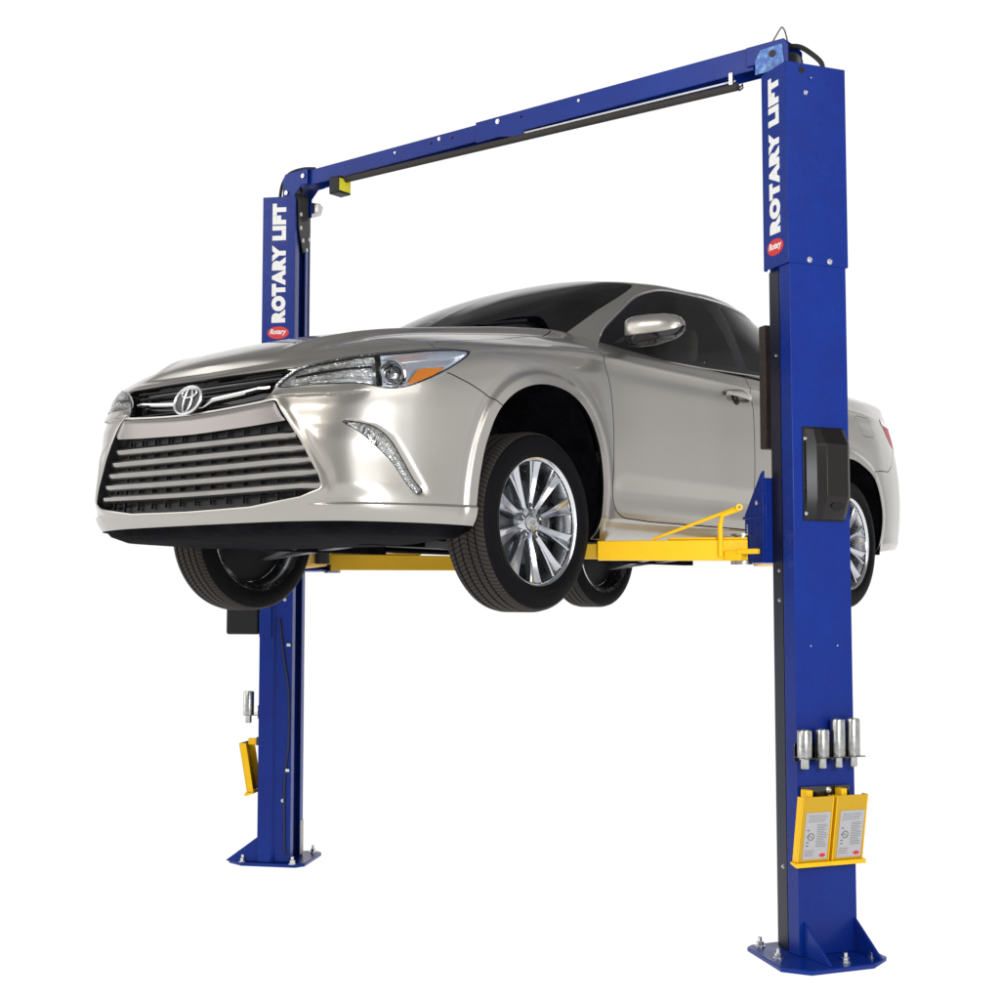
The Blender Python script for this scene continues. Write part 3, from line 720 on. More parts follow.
def rack(F_, col, bs):
    b = MB(F_); b0, b1 = min(bs)-.03, max(bs)+.03
    b.box((.088, b0, .770), (.092, b1, .840)); b.prism([(.092, b0, .786), (.170, b0, .786), (.170, b0, .790), (.092, b0, .790)], (0, b1-b0, 0))
    return b.build('adapter_rack', 'gloss_black', col, bevel=.001)
rack(FN, colN, (.118, -.100)); rack(FF, colF, (.105, -.120))
def adapter(F_, a, b_, z, h, label, grp, r=.0285):
    o = F_((a, b_, z)); e = empty('height_adapter', o, label, 'adapter', grp)
    b = MB(); b.lathe([(0,.790-z),(r,.790-z),(r,.796-z),(r,.790-z+h),(r*.93,.794-z+h),(r*.72,.794-z+h),(r*.70,.790-z+h-.03),(0,.790-z+h-.03)], o, (0,0,1), 28); b.build('sleeve', 'zinc_steel', e)
    b = MB(); b.lathe([(0,.745-z),(.0155,.745-z),(.0165,.749-z),(.0165,.7895-z),(0,.7895-z)], o, (0,0,1), 20); b.build('stem', 'zinc_steel', e)
    b = MB(); b.lathe([(.0165,.783-z),(.0215,.783-z),(.0215,.786-z),(.0165,.786-z)], o, (0,0,1), 24, True); b.build('collar', 'bolt_zinc', e)
    b = MB(); q = F_((a+r*.72, b_+r*.55, .80)); d_ = (F_((a+1, b_, .8))-F_((a, b_, .8)))
    s_ = MB(); 
    return e
ad = [(.128, .124, .100, 'short zinc steel height adapter hanging first at the left of the near column rack'),
      (.128, .044, .100, 'short zinc steel height adapter hanging beside the tall ones on the near column rack'),
      (.128, -.030, .138, 'tall zinc steel height adapter third from the left on the near column rack'),
      (.128, -.100, .138, 'tall zinc steel height adapter at the right end of the near column rack')]
for a, b_, h, lb in ad: adapter(FN, a, b_, .77, h, lb, 'steel height adapters hung on the lift columns')
adapter(FF, .152, .104, .77, .118, 'zinc steel height adapter hung on the outer side of the far column', 'steel height adapters hung on the lift columns')
def pad(F_, b0, label, da=0):
    """yellow folded steel wedge with a printed sheet, leaning out at the foot"""
    e = empty('frame_adapter', F_((.10, b0, .36)), label, 'adapter', 'yellow frame adapters hung on the lift columns')
    w2 = .072; a0, a1, z0, z1 = .146+da, .116+da, .384, .640                   # top leans in, foot stands out
    T = .004
    def pt(a, b_, z): return (a, b0+b_, z)
    b = MB(F_)
    face = [(a0+.020, z1), (a1, z0), (a1-T, z0), (a0+.020-T, z1)]
    b.prism([pt(a, -w2, z) for a, z in face], (0, 2*w2, 0)); b.build('face_plate', 'ochre_powder_coat', e, bevel=.001)
    for s_ in (1, -1):
        b = MB(F_); b.prism([pt(a, s_*w2, z) for a, z in ((a0+.020, z1), (a1+.004, z0), (a1-.032, z0), (a0-.018, z1))], (0, -s_*T, 0)); b.build('side_flange', 'yellow_powder_coat', e, bevel=.001)
    b = MB(F_); b.prism([pt(a, -w2-.010, z) for a, z in ((a1-.032, z0), (a1+.012, z0-.002), (a1+.016, z0-.018), (a1+.004, z0-.018), (a1-.032, z0-.008))], (0, 2*w2+.020, 0)); b.build('foot_lip', 'yellow_powder_coat', e, bevel=.002)
    b = MB(F_); b.box(pt(.103, .016, .630), pt(.150, .042, .664)); b.build('hook', 'yellow_powder_coat', e, bevel=.003)
    # printed sheet
    du = Vector((a1-(a0+.020), 0, z0-z1)); ln = math.hypot(du.x, du.z); nx, nz = -du.z/ln, du.x/ln
    def onp(t, b_, off): return (a0+.020+(a1-a0-.020)*t+nx*off, b0+b_, z1+(z0-z1)*t+nz*off)
    b = MB(F_); b.prism([onp(.24, .050, .0008), onp(.24, -.062, .0008), onp(.965, -.062, .0008), onp(.965, .050, .0008)], (.0006*nx, 0, .0006*nz)); sh = b.build('printed_sheet', 'label_paper', e, smooth=False)
    b = MB(F_); rnd = random.Random(7)
    def bar(t0, t1, x0, x1): b.prism([onp(t0, x0, .0016), onp(t0, x1, .0016), onp(t1, x1, .0016), onp(t1, x0, .0016)], (.0003*nx, 0, .0003*nz))
    for k in range(4): bar(.285+k*.030, .291+k*.030, .042-rnd.random()*.006, -.052+rnd.random()*.03)
    for k in range(14): bar(.425+k*.026, .432+k*.026, -.004-rnd.random()*.003, -.055+rnd.random()*.018)
    for k in range(4): bar(.82+k*.026, .826+k*.026, .044, .012-rnd.random()*.02)
    for t in (.50, .60, .69, .74): bar(t, t+.018, .040, .028)
    b.build('small_print', 'label_ink', sh, smooth=False)
    b = MB(F_); k_ = 24; P0 = []
    for rr in (.0155, .0115):
        P0.append([b.v(onp(.61+rr/ln*math.cos(2*math.pi*k/k_), .020+rr*math.sin(2*math.pi*k/k_), .0018)) for k in range(k_)])
    for k in range(k_): b.bm.faces.new([P0[0][k], P0[0][(k+1) % k_], P0[1][(k+1) % k_], P0[1][k]])
    b.prism([onp(.575, .029, .0016), onp(.582, .031, .0016), onp(.645, .011, .0016), onp(.638, .009, .0016)], (.0003*nx, 0, .0003*nz)); b.build('pictogram', 'label_ink', sh, smooth=False)
    b = MB(F_); b.prism([onp(.905+.030*math.cos(2*math.pi*k/24), -.040+.014*math.sin(2*math.pi*k/24), .0016) for k in range(24)], (.0003*nx, 0, .0003*nz)); b.build('red_mark', 'red_vinyl', sh, smooth=False)
    return e
pad(FN, .088, 'yellow frame adapter with grey sheet, left one of the pair on the near column')
pad(FN, -.070, 'yellow frame adapter with grey sheet, right one overhanging the near column edge')
pad(FF, .072, 'yellow steel frame adapter seen edge-on at the outer side of the far column', .024)
for F_, cc in ((FN, colN), (FF, colF)):
    b = MB(F_); b.box((.088, -.10, .628), (.102, .125, .672)); b.build('pad_bracket', 'gloss_black', cc, bevel=.002); hexbolt(F_, .102, .0, .655, (1, 0, 0), cc, .008)
# power unit tank on the far column
b = MB(FF); b.box((.094, -.02, 1.215), (.275, .135, 1.62)); b.build('oil_tank', 'black_plastic', colF, bevel=.012)
b = MB(FF); b.lathe([(0, 1.62), (.062, 1.62), (.066, 1.64), (.066, 1.86), (.05, 1.88), (0, 1.88)], (.18, .06, 0), (0, 0, 1), 24); b.build('pump_motor', 'black_plastic', colF)
b = MB(FF); b.prism([(.02, .1345, 1.20), (.086, .1345, 1.20), (.086, .1345, 1.34), (.02, .1345, 1.40)], (0, .012, 0)); b.build('tank_bracket', 'blue_powder_coat', colF, bevel=.003)
b = MB(FF); b.prism([(.02, .135, .34-.30), (.02, .135, .34)], (0, 0, 0)) if False else None
# steel label strip at the foot of the far column
b = MB(FF); b.box((-.0905, -.118, .03), (-.0885, -.062, .21)); b.build('rating_plate', 'label_paper', colF)

# ---------------------------------------------------------------- overhead beam (one telescoping beam, padded shut-off bar below)
beam = empty('overhead_beam', Vector((0, 0, 3.6)), parent=lift)
YB = SY
b = MB(); zt, zb = 3.722, 3.640
# left half, an inverted channel; right half slides over it
def channel(b_, x0, x1, y0, y1, z0, z1, t, lip):
    b_.prism([(x0, y0, z0), (x0, y0, z1), (x0, y1, z1), (x0, y1, z0), (x0, y1-t, z0), (x0, y1-t, z1-t), (x0, y0+t, z1-t), (x0, y0+t, z0)], (x1-x0, 0, 0))
channel(b, -1.36, .10, YB-.048, YB+.048, zb, zt, .006, 0); b.build('inner_section', 'blue_powder_coat', beam, bevel=.002)
b = MB(); channel(b, -.16, 1.36, YB-.056, YB+.056, zb-.010, zt+.008, .006, 0); b.build('outer_section', 'blue_powder_coat', beam, bevel=.002)
b = MB(); b.prism([(-.16, YB-.0565, zb+.02), (.14, YB-.0565, zb-.012), (.14, YB-.0565, zb-.03), (.10, YB-.0565, zb-.03)], (0, .004, 0)); b.build('splice_plate', 'blue_powder_coat', beam)
for x, z, r_ in ((-.70, 3.69, .005), (-.40, 3.70, .007), (-.02, 3.705, .009), (-.46, 3.69, .004), (-.32, 3.69, .004), (.12, 3.70, .004), (.46, 3.70, .005)):
    b = MB(); y_ = YB-.0485 if x < -.16 else YB-.0565
    b.lathe([(0, 0), (r_*1.5, 0), (r_*1.5, .003), (r_, .003), (r_, .008), (0, .008)], (x, y_, z), (0, -1, 0), 6); b.build('bolt', 'bolt_zinc' if r_ > .0045 else 'gloss_black', beam, smooth=False)
for sg in (1, -1):
    b = MB(); Bf = YB-.070
    # saddle: two side plates dropping onto the column head
    for y0 in (YB-.066, YB+.060):
        b.prism([(sg*1.33, y0, 3.728), (sg*1.505, y0, 3.728), (sg*1.525, y0, 3.70), (sg*1.525, y0, 3.50), (sg*1.43, y0, 3.50), (sg*1.43, y0, 3.60), (sg*1.38, y0, 3.645), (sg*1.33, y0, 3.645)], (0, .006, 0))
    b.box((min(sg*1.33, sg*1.505), YB-.060, 3.722), (max(sg*1.33, sg*1.505), YB+.060, 3.728)); b.build('end_bracket', 'blue_powder_coat', beam, bevel=.002)
    if sg > 0:
        b = MB(); b.prism([(1.375, YB-.0675, 3.66), (1.40, YB-.0675, 3.70), (1.50, YB-.0675, 3.705), (1.51, YB-.0675, 3.60), (1.375, YB-.0675, 3.60)], (0, -.003, 0)); b.build('worn_plate', 'sheen_blue_steel', beam)  # bracket face with its reflection painted in as pale blue
        b = MB(); b.lathe([(0, 0), (.016, 0), (.016, .002), (0, .002)], (1.455, YB-.0706, 3.672), (0, -1, 0), 20); b.build('plate_hole', 'black_rubber', beam)
    b = MB(); b.box((min(sg*1.44, sg*1.52), YB-.055, 3.48), (max(sg*1.44, sg*1.52), YB+.055, 3.62)); b.build('sheave_block', 'black_rubber', beam, bevel=.01)
    b = MB(); b.lathe([(0, -.012), (.055, -.012), (.055, -.006), (.045, 0), (.055, .006), (.055, .012), (0, .012)], (sg*1.50, YB, 3.63), (0, 1, 0), 28); b.build('sheave', 'dark_alloy', beam)
    for x, z in (((1.36, 3.69), (1.49, 3.62)) if sg < 0 else ()):
        b = MB(); b.lathe([(0, 0), (.013, 0), (.013, .008), (0, .008)], (sg*x, YB-.0665, z), (0, -1, 0), 6); b.build('bolt', 'bolt_zinc', beam, smooth=False)
# inner head of the far column: black slotted latch plate with white bolts
b = MB(FF); b.prism([(-.094, .125, 3.588), (-.094, -.10, 3.588), (-.094, -.115, 3.46), (-.094, -.10, 3.36), (-.094, .02, 3.30), (-.094, .07, 3.36), (-.094, .110, 3.42)], (-.006, 0, 0)); b.build('head_plate', 'black_rubber', colF, bevel=.002)
for b_, z in ((.085, 3.50), (.085, 3.425), (.0, 3.555), (-.075, 3.40), (.045, 3.365), (-.03, 3.33)):
    b = MB(FF); b.lathe([(0, 0), (.011, 0), (.011, .008), (0, .008)], (-.1005, b_, z), (-1, 0, 0), 8); b.build('bolt', 'white_vinyl', colF, smooth=False)
b = MB(FF); b.prism([(-.10, -.02, 3.600), (-.18, -.02, 3.585), (-.165, -.02, 3.535), (-.105, -.02, 3.525)], (0, -.07, 0)); b.build('cable_guide', 'zinc_steel', colF, bevel=.003)
# padded shut-off bar
b = MB(); yt = YB-.075; pts = [(-1.03, yt, 3.606), (-.4, yt, 3.596), (.3, yt, 3.584), (1.295, yt, 3.566)]
b.tube(pts, .0165, 14); b.build('padded_bar', 'foam_sleeve', beam)
b = MB(); b.tube([(.14, YB-.052, 3.617), (1.27, YB-.052, 3.604)], .004, 6); b.build('bar_wire', 'white_vinyl', beam)
b = MB(); b.box((1.255, yt-.006, 3.568), (1.272, yt+.006, 3.632)); b.build('bar_hanger', 'zinc_steel', beam); b = MB(); b.tube([(1.302, yt, 3.56), (1.318, yt, 3.572), (1.318, yt, 3.556), (1.302, yt, 3.548), (1.300, yt, 3.56)], .004, 6); b.build('bar_pin', 'black_rubber', beam)
# switch box with yellow label
b = MB(); b.box((-1.105, YB-.125, 3.530), (-1.030, YB-.035, 3.620)); sb = b.build('limit_switch', 'black_plastic', beam, bevel=.006)
b = MB(); b.prism([(-1.0295, YB-.122, 3.540), (-1.0295, YB-.040, 3.540), (-1.0295, YB-.040, 3.606), (-1.0295, YB-.122, 3.606)], (.001, 0, 0)); b.build('switch_label', 'yellow_vinyl', sb, smooth=False)
# hoses over the heads, thin wire loop
b = MB(); b.tube([tuple(q) for q in dense([(-1.60, YB-.02, 3.55), (-1.595, YB-.02, 3.63), (-1.575, YB-.02, 3.70), (-1.52, YB-.02, 3.745), (-1.42, YB-.02, 3.752), (-1.32, YB-.02, 3.735)], 6, False)], .0085, 8); b.build('hydraulic_hose', 'black_rubber', beam)
b = MB(); b.tube([tuple(q) for q in dense([(1.50, YB, 3.715), (1.545, YB, 3.700), (1.59, YB, 3.665), (1.64, YB, 3.61), (1.65, YB, 3.56)], 6, False)], .0105, 8); b.build('hydraulic_hose', 'black_rubber', beam)
b = MB(); b.tube([tuple(q) for q in dense([(1.394, YB, 3.716), (1.43, YB, 3.765), (1.458, YB, 3.800), (1.468, YB, 3.803), (1.480, YB, 3.78), (1.492, YB, 3.73)], 6, False)], .0032, 6); b.build('equaliser_wire', 'dark_alloy', beam)

# ---------------------------------------------------------------- swing arms
def arm(side, pivot, tip, label, mat, ztop=1.655, rest=False, front=True):
    P0, P1 = Vector((side*pivot[0], pivot[1], 0)), Vector((side*tip[0], tip[1], 0)); d_ = (P1-P0).normalized(); L_ = (P1-P0).length
    a_ = empty('swing_arm', P0+Vector((0, 0, 1.56))-worldloc(lift), parent=lift); a_['label'] = label
    z = lambda k: Vector((0, 0, k))
    b = MB(); b.beam(P0+z(1.603)-d_*.02, P0+d_*L_*.79+z(1.603), .115, .084, h1=.078); b.beam(P0-d_*.02+z(1.650), P0+d_*L_*.40+z(1.650), .10, .010); o = b.build('outer_tube', mat, a_, bevel=.004)
    b = MB(); b.beam(P0+d_*L_*.72+z(1.600), P1+z(1.600), .088, .060); b.build('inner_tube', 'ochre_powder_coat', a_, bevel=.003)
    b = MB(); b.lathe([(0, 1.545), (.045, 1.545), (.045, 1.56), (.030, 1.562), (.030, 1.66), (.045, 1.662), (.045, 1.67), (0, 1.67)], (P0.x, P0.y, 0), (0, 0, 1), 24); b.build('pivot_pin', 'zinc_steel', a_)
    b = MB(); b.lathe([(0, 1.57), (.035, 1.57), (.035, 1.635), (0, 1.635)], (P1.x, P1.y, 0), (0, 0, 1), 24); b.lathe([(0, 1.635), (.062, 1.635), (.062, 1.650), (0, 1.650)], (P1.x, P1.y, 0), (0, 0, 1), 28); b.build('lifting_pad', 'black_rubber', a_, bevel=.002)
    return a_, P0, P1, d_
a1, P0, P1, dd1 = arm(1, (1.325, .80), (.70, .40), 'yellow swing arm from the near column to the sill behind the front wheel', 'yellow_powder_coat')
arm(1, (1.36, 1.12), (.70, 2.15), 'swing arm from the near column reaching back under the rear door', 'yellow_powder_coat')
arm(-1, (1.325, .80), (.70, .40), 'swing arm from the far column to the front sill', 'ochre_powder_coat')
arm(-1, (1.36, 1.12), (.70, 2.15), 'swing arm from the far column reaching back to the rear sill', 'ochre_powder_coat')
# arm restraint on the near front arm: gear post, ring and stay
post = P0+dd1*.075
b = MB(); b.tube([post+Vector((.02, -.058, 1.575)), post+Vector((.02, -.058, 1.70)), post+Vector((.025, -.050, 1.745)), P0+Vector((.02, -.060, 1.768))], .011, 12); b.build('restraint_post', 'yellow_powder_coat', a1)
b = MB(); b.lathe([(.006,-.010),(.014,-.010),(.016,0),(.014,.010),(.006,.010)], P0+Vector((.025, -.065, 1.775)), (.6, -.8, 0), 20, True); b.build('restraint_ring', 'yellow_powder_coat', a1)
b = MB(); b.tube([P0+Vector((.01, -.065, 1.772)), P0+dd1*.34+Vector((0, -.040, 1.648))], .0070, 10); b.build('restraint_stay', 'yellow_powder_coat', a1)
b = MB(); b.box(P0+Vector((-.03, -.095, 1.560)), P0+Vector((.045, -.045, 1.600))); b.box(P0+Vector((.03, -.10, 1.585)), P0+Vector((.12, -.07, 1.605))); b.build('restraint_foot', 'yellow_powder_coat', a1, bevel=.003)

# ================================================================ THE CAR
LZ = 1.45
car = empty('car', (0, 1.4, LZ), 'champagne silver four-door sedan raised high on the blue two-post lift, front wheels hanging', 'car')
def cl(v): return Vector(v)
def CW(v):                                                              # car-local to world
    return Vector((v[0], v[1], v[2]+LZ))
OFFC = (0, -1.4, 0)                                                     # mesh offset so that children sit under the car's empty
A, Qa, nv = blend_shell()
shell = grid_surf(A, Qa)
Nrm = shell.normals().reshape(A.shape)
Nrm[0, :, 0] = 0; Nrm[-1, :, 0] = 0; Nrm /= np.maximum(np.linalg.norm(Nrm, axis=2, keepdims=True), 1e-9)
flip = 1.0 if (Nrm[300, 40, 0] > 0) else -1.0
def with_n(G_, Q_, N_):
    s = grid_surf(G_, np.concatenate([Q_[:, :, :2], N_], 2))
    if flip < 0: s.F = s.F[:, ::-1].copy()
    return s
Nrm *= flip
rib = with_n(A[:, :nv], Qa[:, :nv], Nrm[:, :nv]); dk = with_n(A[:, nv-1:], Qa[:, nv-1:], Nrm[:, nv-1:])
GRID_S = Qa[:, 0, 0]; GX = A[:, :nv]; GN = Nrm[:, :nv]; GZ = A[:, :nv, 2]
def rp(s, z, off=0.0):
    """point on the side skin at arc length s (negative: other side) and height z"""
    sg = -1 if s < 0 else 1; s = abs(s); i = int(np.clip(np.searchsorted(GRID_S, s)-1, 0, len(GRID_S)-2)); t = (s-GRID_S[i])/(GRID_S[i+1]-GRID_S[i])
    o = []
    for k in (i, i+1):
        o.append([np.interp(z, GZ[k], GX[k, :, c]) for c in range(3)]+[np.interp(z, GZ[k], GN[k, :, c]) for c in range(3)])
    q = np.array(o[0])*(1-t)+np.array(o[1])*t
    p_ = q[:3]+q[3:]/np.linalg.norm(q[3:])*off
    return Vector((sg*p_[0], p_[1], p_[2]))
def inner_shift(s, d): return Surf(s.V-s.Q[:, 2:5]*np.asarray(d).reshape(-1, 1), s.Q, s.F)
def cut(s, poly, w_=0.0, cols=None):
    """(inside, outside) of a polygon in the given parameter columns; w_ leaves a gap of that half width"""
    P = s.Q[:, :2] if cols is None else s.V[:, list(cols)]
    f = poly_sdf(poly, P); big = f > .3
    a, rest = s.split(f+w_)
    if w_ == 0: return a, rest
    P = rest.Q[:, :2] if cols is None else rest.V[:, list(cols)]
    _, b = rest.split(poly_sdf(poly, P)-w_)
    return a, b
GAP = .0022
_, r = cut(rib, ARCH_FRONT); _, r = cut(r, ARCH_REAR)
liner_src = r
_, r = cut(r, GRILLE); _, r = cut(r, UPPER)
_, r = cut(r, HEADLIGHT, .0015); _, r = cut(r, FOG, .001); _, r = cut(r, TAIL, .001)
doorf, r = cut(r, DOOR_F, GAP); doorr, r = cut(r, DOOR_R, GAP)
# hood edge above the lamp and the nose
hood_rib = [(-1, .7725), (.485, .7725), (.60, .788), (.80, .812), (1.079, .852), (1.088, .864), (1.092, 1.4), (-1, 1.4)]
hr, r = cut(r, hood_rib, .0015)
bump_f, r = cut(r, np.array([(-1, -1), (-1, .772), (.485, .772), (.60, .755), (1.05, .74)]+FB_SEAM[1:]+[(1.40, -1)]), GAP)
bump_r, r = cut(r, np.array([(4.70, -1), (4.70, .665)]+RB_SEAM+[(5.25, .90), (5.6, .905), (9, .905), (9, -1)]), GAP)
fuel, r = cut(r, FUEL, .0012)
HOOD = np.array([(-.5,-2),(2,-2),(2,-.51),(.800,-.508),(.776,-.49),(.760,-.442),(.772,-.36),(.776,-.274),(.768,-.1),(.735,.07),(.700,.28),(.655,.40),(.63,.42),(.56,.36),(.4,.275),(.2,.225),(0,.215),(-.5,.215)])
hd, d = cut(dk, HOOD, GAP, (0, 1))
TRUNK = np.array([(-.5,3.27),(.60,3.22),(.66,3.27),(.69,3.45),(.72,3.70),(2,3.73),(2,5),(-.5,5)])
tk, d = cut(d, TRUNK, GAP, (0, 1))
COWL = np.array([(-.5,.235),(.2,.25),(.4,.31),(.56,.44),(.65,.60),(.74,.80),(.79,1.05),(.80,2.4),(.74,2.85),(.62,3.04),(.4,3.13),(-.5,3.15)])
cowl, d = cut(d, COWL, 0, (0, 1))
CAVITY = np.array([(-.5,.40),(.50,.58),(.66,.82),(.78,1.1),(.79,2.4),(.72,2.85),(.45,3.10),(-.5,3.10)])
_, cowl = cut(cowl, CAVITY, 0, (0, 1))
from_surfs('cowl_panel', [cowl], 'black_plastic', car, mirror=True, off=OFFC)
Gg, QG = greenhouse()
gs = grid_surf(Gg, QG); gN = gs.normals().reshape(Gg.shape)
gN[0, :, 0] = 0; gN[-1, :, 0] = 0
gf = 1.0 if gN[200, 30, 0] > 0 else -1.0
gN = gN*gf; gh = grid_surf(Gg, np.concatenate([QG, gN], 2))
if gf < 0: gh.F = gh.F[:, ::-1].copy()
SCREEN = rounded([(-3,-1),(3.28,-1),(3.30,.10),(3.33,.25),(3.40,.482),(3.53,.62),(3.70,.75),(3.88,.87),(3.96,.95),(3.6,.975),(-3,.975)], .02, 3)
RSCREEN = rounded([(19,.06),(19,.93),(13.2,.93),(12.35,.86),(12.2,.10)], .03, 3)
SIDEW = dense([(.690,1.058),(.735,1.105),(.80,1.155),(.947,1.245),(1.130,1.347),(1.280,1.402),(1.416,1.428),(1.68,1.437),(1.95,1.433),(2.15,1.420),(2.38,1.385),(2.58,1.305),(2.74,1.195),(2.72,1.115),(2.55,1.092),(2.2,1.070),(1.95,1.058),(1.672,1.042),(1.32,1.025),(.996,1.016),(.83,1.022),(.73,1.038)], 4)
WIN_F = rounded([(.865,1.048),(.875,1.155),(.965,1.218),(1.145,1.318),(1.290,1.375),(1.416,1.401),(1.56,1.408),(1.655,1.408),(1.668,1.30),(1.664,1.065),(1.32,1.046),(.996,1.036)], .018, 4)
WIN_R = rounded([(1.810,1.412),(1.95,1.408),(2.15,1.396),(2.30,1.370),(2.40,1.335),(2.42,1.095),(2.2,1.085),(1.95,1.076),(1.752,1.068),(1.775,1.25)], .018, 4)
WIN_Q = rounded([(2.455,1.312),(2.56,1.265),(2.70,1.185),(2.69,1.125),(2.455,1.10)], .02, 4)
ws, g = cut(gh, SCREEN); rsn, g = cut(g, RSCREEN)
side_g, front_g = g.split(np.maximum(3.72-g.Q[:, 0], g.Q[:, 0]-11.7)*.1)
sw, side_g = cut(side_g, SIDEW, 0, (1, 2))
wf, sw = cut(sw, WIN_F, 0, (1, 2)); wr, sw = cut(sw, WIN_R, 0, (1, 2)); wq, sw = cut(sw, WIN_Q, 0, (1, 2))
TH = 0
from_surfs('body', [r, d, side_g, front_g], 'champagne_paint', car, mirror=True, thick=TH, off=OFFC)
from_surfs('bonnet', [hr, hd], 'champagne_paint', car, mirror=True, thick=TH, off=OFFC)
from_surfs('boot_lid', [tk], 'champagne_paint', car, mirror=True, thick=TH, off=OFFC)
bf = from_surfs('front_bumper', [bump_f], 'champagne_paint', car, mirror=True, thick=TH, off=OFFC)
from_surfs('rear_bumper', [bump_r], 'champagne_paint', car, mirror=True, thick=TH, off=OFFC)
DOORS = []
for sg in (1, -1):
    f_ = (lambda s: s) if sg > 0 else mir
    DOORS.append(from_surfs('door', [f_(doorf)], 'champagne_paint', car, thick=TH, off=OFFC))
    DOORS.append(from_surfs('door', [f_(doorr)], 'champagne_paint', car, thick=TH, off=OFFC))
    from_surfs('door_window', [f_(wf)], 'tinted_glass', DOORS[-2], off=OFFC)
    from_surfs('door_window', [f_(wr)], 'tinted_glass', DOORS[-1], off=OFFC)
    from_surfs('quarter_window', [f_(wq)], 'tinted_glass', car, off=OFFC)
    from_surfs('window_surround', [f_(sw)], 'pillar_black', car, off=OFFC, thick=TH)
from_surfs('fuel_flap', [fuel], 'champagne_paint', car, off=OFFC, thick=TH)
from_surfs('fuel_recess', [mir(fuel)], 'champagne_paint', car, off=OFFC, thick=TH)
from_surfs('windscreen', [ws], 'dark_screen', car, mirror=True, off=OFFC)
from_surfs('rear_window', [rsn], 'dark_screen', car, mirror=True, off=OFFC)
# dark inner panel behind every shut line
_, ip = cut(liner_src, GRILLE); _, ip = cut(ip, UPPER); _, ip = cut(ip, HEADLIGHT); _, ip = cut(ip, FOG); _, ip = cut(ip, TAIL)
ipd = cut(dk, CAVITY, 0, (0, 1))[1]
from_surfs('inner_panel', [inner_shift(ip, .012), inner_shift(ipd, .012)], 'underside_black', car, mirror=True, off=OFFC)

def bowl(poly, depth, edge, pad=.012, wave=None):
    """patch of skin sunk behind an opening"""
    a, _ = cut(rib, poly); 
    P = rib.Q[:, :2]; f = poly_sdf(poly, P); a, _ = rib.split(f-pad)
    f = poly_sdf(poly, a.Q[:, :2]); dd = .004+(depth-.004)*sstep(-.004, edge, -f)
    if wave is not None: dd = dd+wave(a.Q)
    q = inner_shift(a, dd); n = q.normals(); q.Q = np.concatenate([q.Q[:, :2], n], 1); return q
def pair(fn, name, mat, parents, **k):
    for pa, f_ in zip(parents, (lambda s: s, mir)): from_surfs(name, [f_(fn)], mat, pa, off=OFFC, **k)
# ---- grille
gb = bowl(GRILLE, .045, .012, .006)
grille = from_surfs('lower_grille', [gb], 'black_plastic', car, mirror=True, off=OFFC)
def strip(name, s0, s1, zf, ru, rv, off, mat, parent, n=40, taper=.0, sym=True):
    ss = np.linspace(s0, s1, n); b = MB(); pts = [CW(rp(s_, zf(abs(s_)), off-taper*sstep(.85, 1, abs(s_)/max(abs(s0), abs(s1))))) for s_ in ss]
    b.tube(pts, ru, 10, sy=rv/ru); return b.build(name, mat, parent, angle=60)
gz = [(.528, .534, .520), (.481, .487, .556), (.436, .444, .586), (.391, .400, .614), (.344, .354, .634)]
for zc_, ze, se in gz:
    b = MB(); ss = np.linspace(-se, se, 61)
    for k in range(60):
        P0, P1 = ss[k], ss[k+1]
        def zz_(s_): return zc_+(ze-zc_)*(abs(s_)/se)**2
        sec = [(-.030, -.019), (-.008, -.018), (.004, -.010), (.008, .002), (-.004, .012), (-.030, .014)]
        e0 = .018*sstep(.90, 1, abs(P0)/se); e1 = .018*sstep(.90, 1, abs(P1)/se)
        if k == 0: ra = [b.v(CW(rp(P0, zz_(P0)+h_, o_-.006-e0))) for o_, h_ in sec]; b.bm.faces.new(ra)
        rb = [b.v(CW(rp(P1, zz_(P1)+h_, o_-.006-e1))) for o_, h_ in sec]
        for j in range(6): b.bm.faces.new([ra[j], ra[(j+1) % 6], rb[(j+1) % 6], rb[j]])
        ra = rb
    b.bm.faces.new(ra[::-1]); b.build('grille_slat', 'satin_silver', grille, angle=50)
# the broad satin band above the slats
band = np.array([(-.6,.636),(0,.632),(.10,.634),(.20,.638),(.37,.648),(.434,.652),(.466,.612),(.486,.582),(.32,.574),(.08,.567),(0,.566),(-.6,.566)])
bp, _ = cut(rib, band); bp = Surf(bp.V-bp.Q[:, 2:5]*(-.003+.016*sstep(.60, .566, bp.Q[:, 1]))[:, None], bp.Q, bp.F)
from_surfs('grille_band', [bp], 'dark_satin', grille, mirror=True, off=OFFC)
# thin dark ribs behind the slats
b = MB()
for k in range(-6, 7):
    s_ = k*.088
    zt_ = .57 if abs(s_) < .45 else .5
    b.beam(CW(rp(s_ or .001, .30, -.035)), CW(rp((s_ or .001)*(.97), zt_ if abs(s_) < .5 else .40, -.035)), .0035, .012, up=(0, -1, 0))
for zz in (.32,):
    b.tube([CW(rp(s_, zz, -.036)) for s_ in np.linspace(-.52+max(0, zz-.4)*.5, .52-max(0, zz-.4)*.5, 24)], .0035, 6)
b.build('grille_mesh', 'black_plastic', grille, smooth=False)
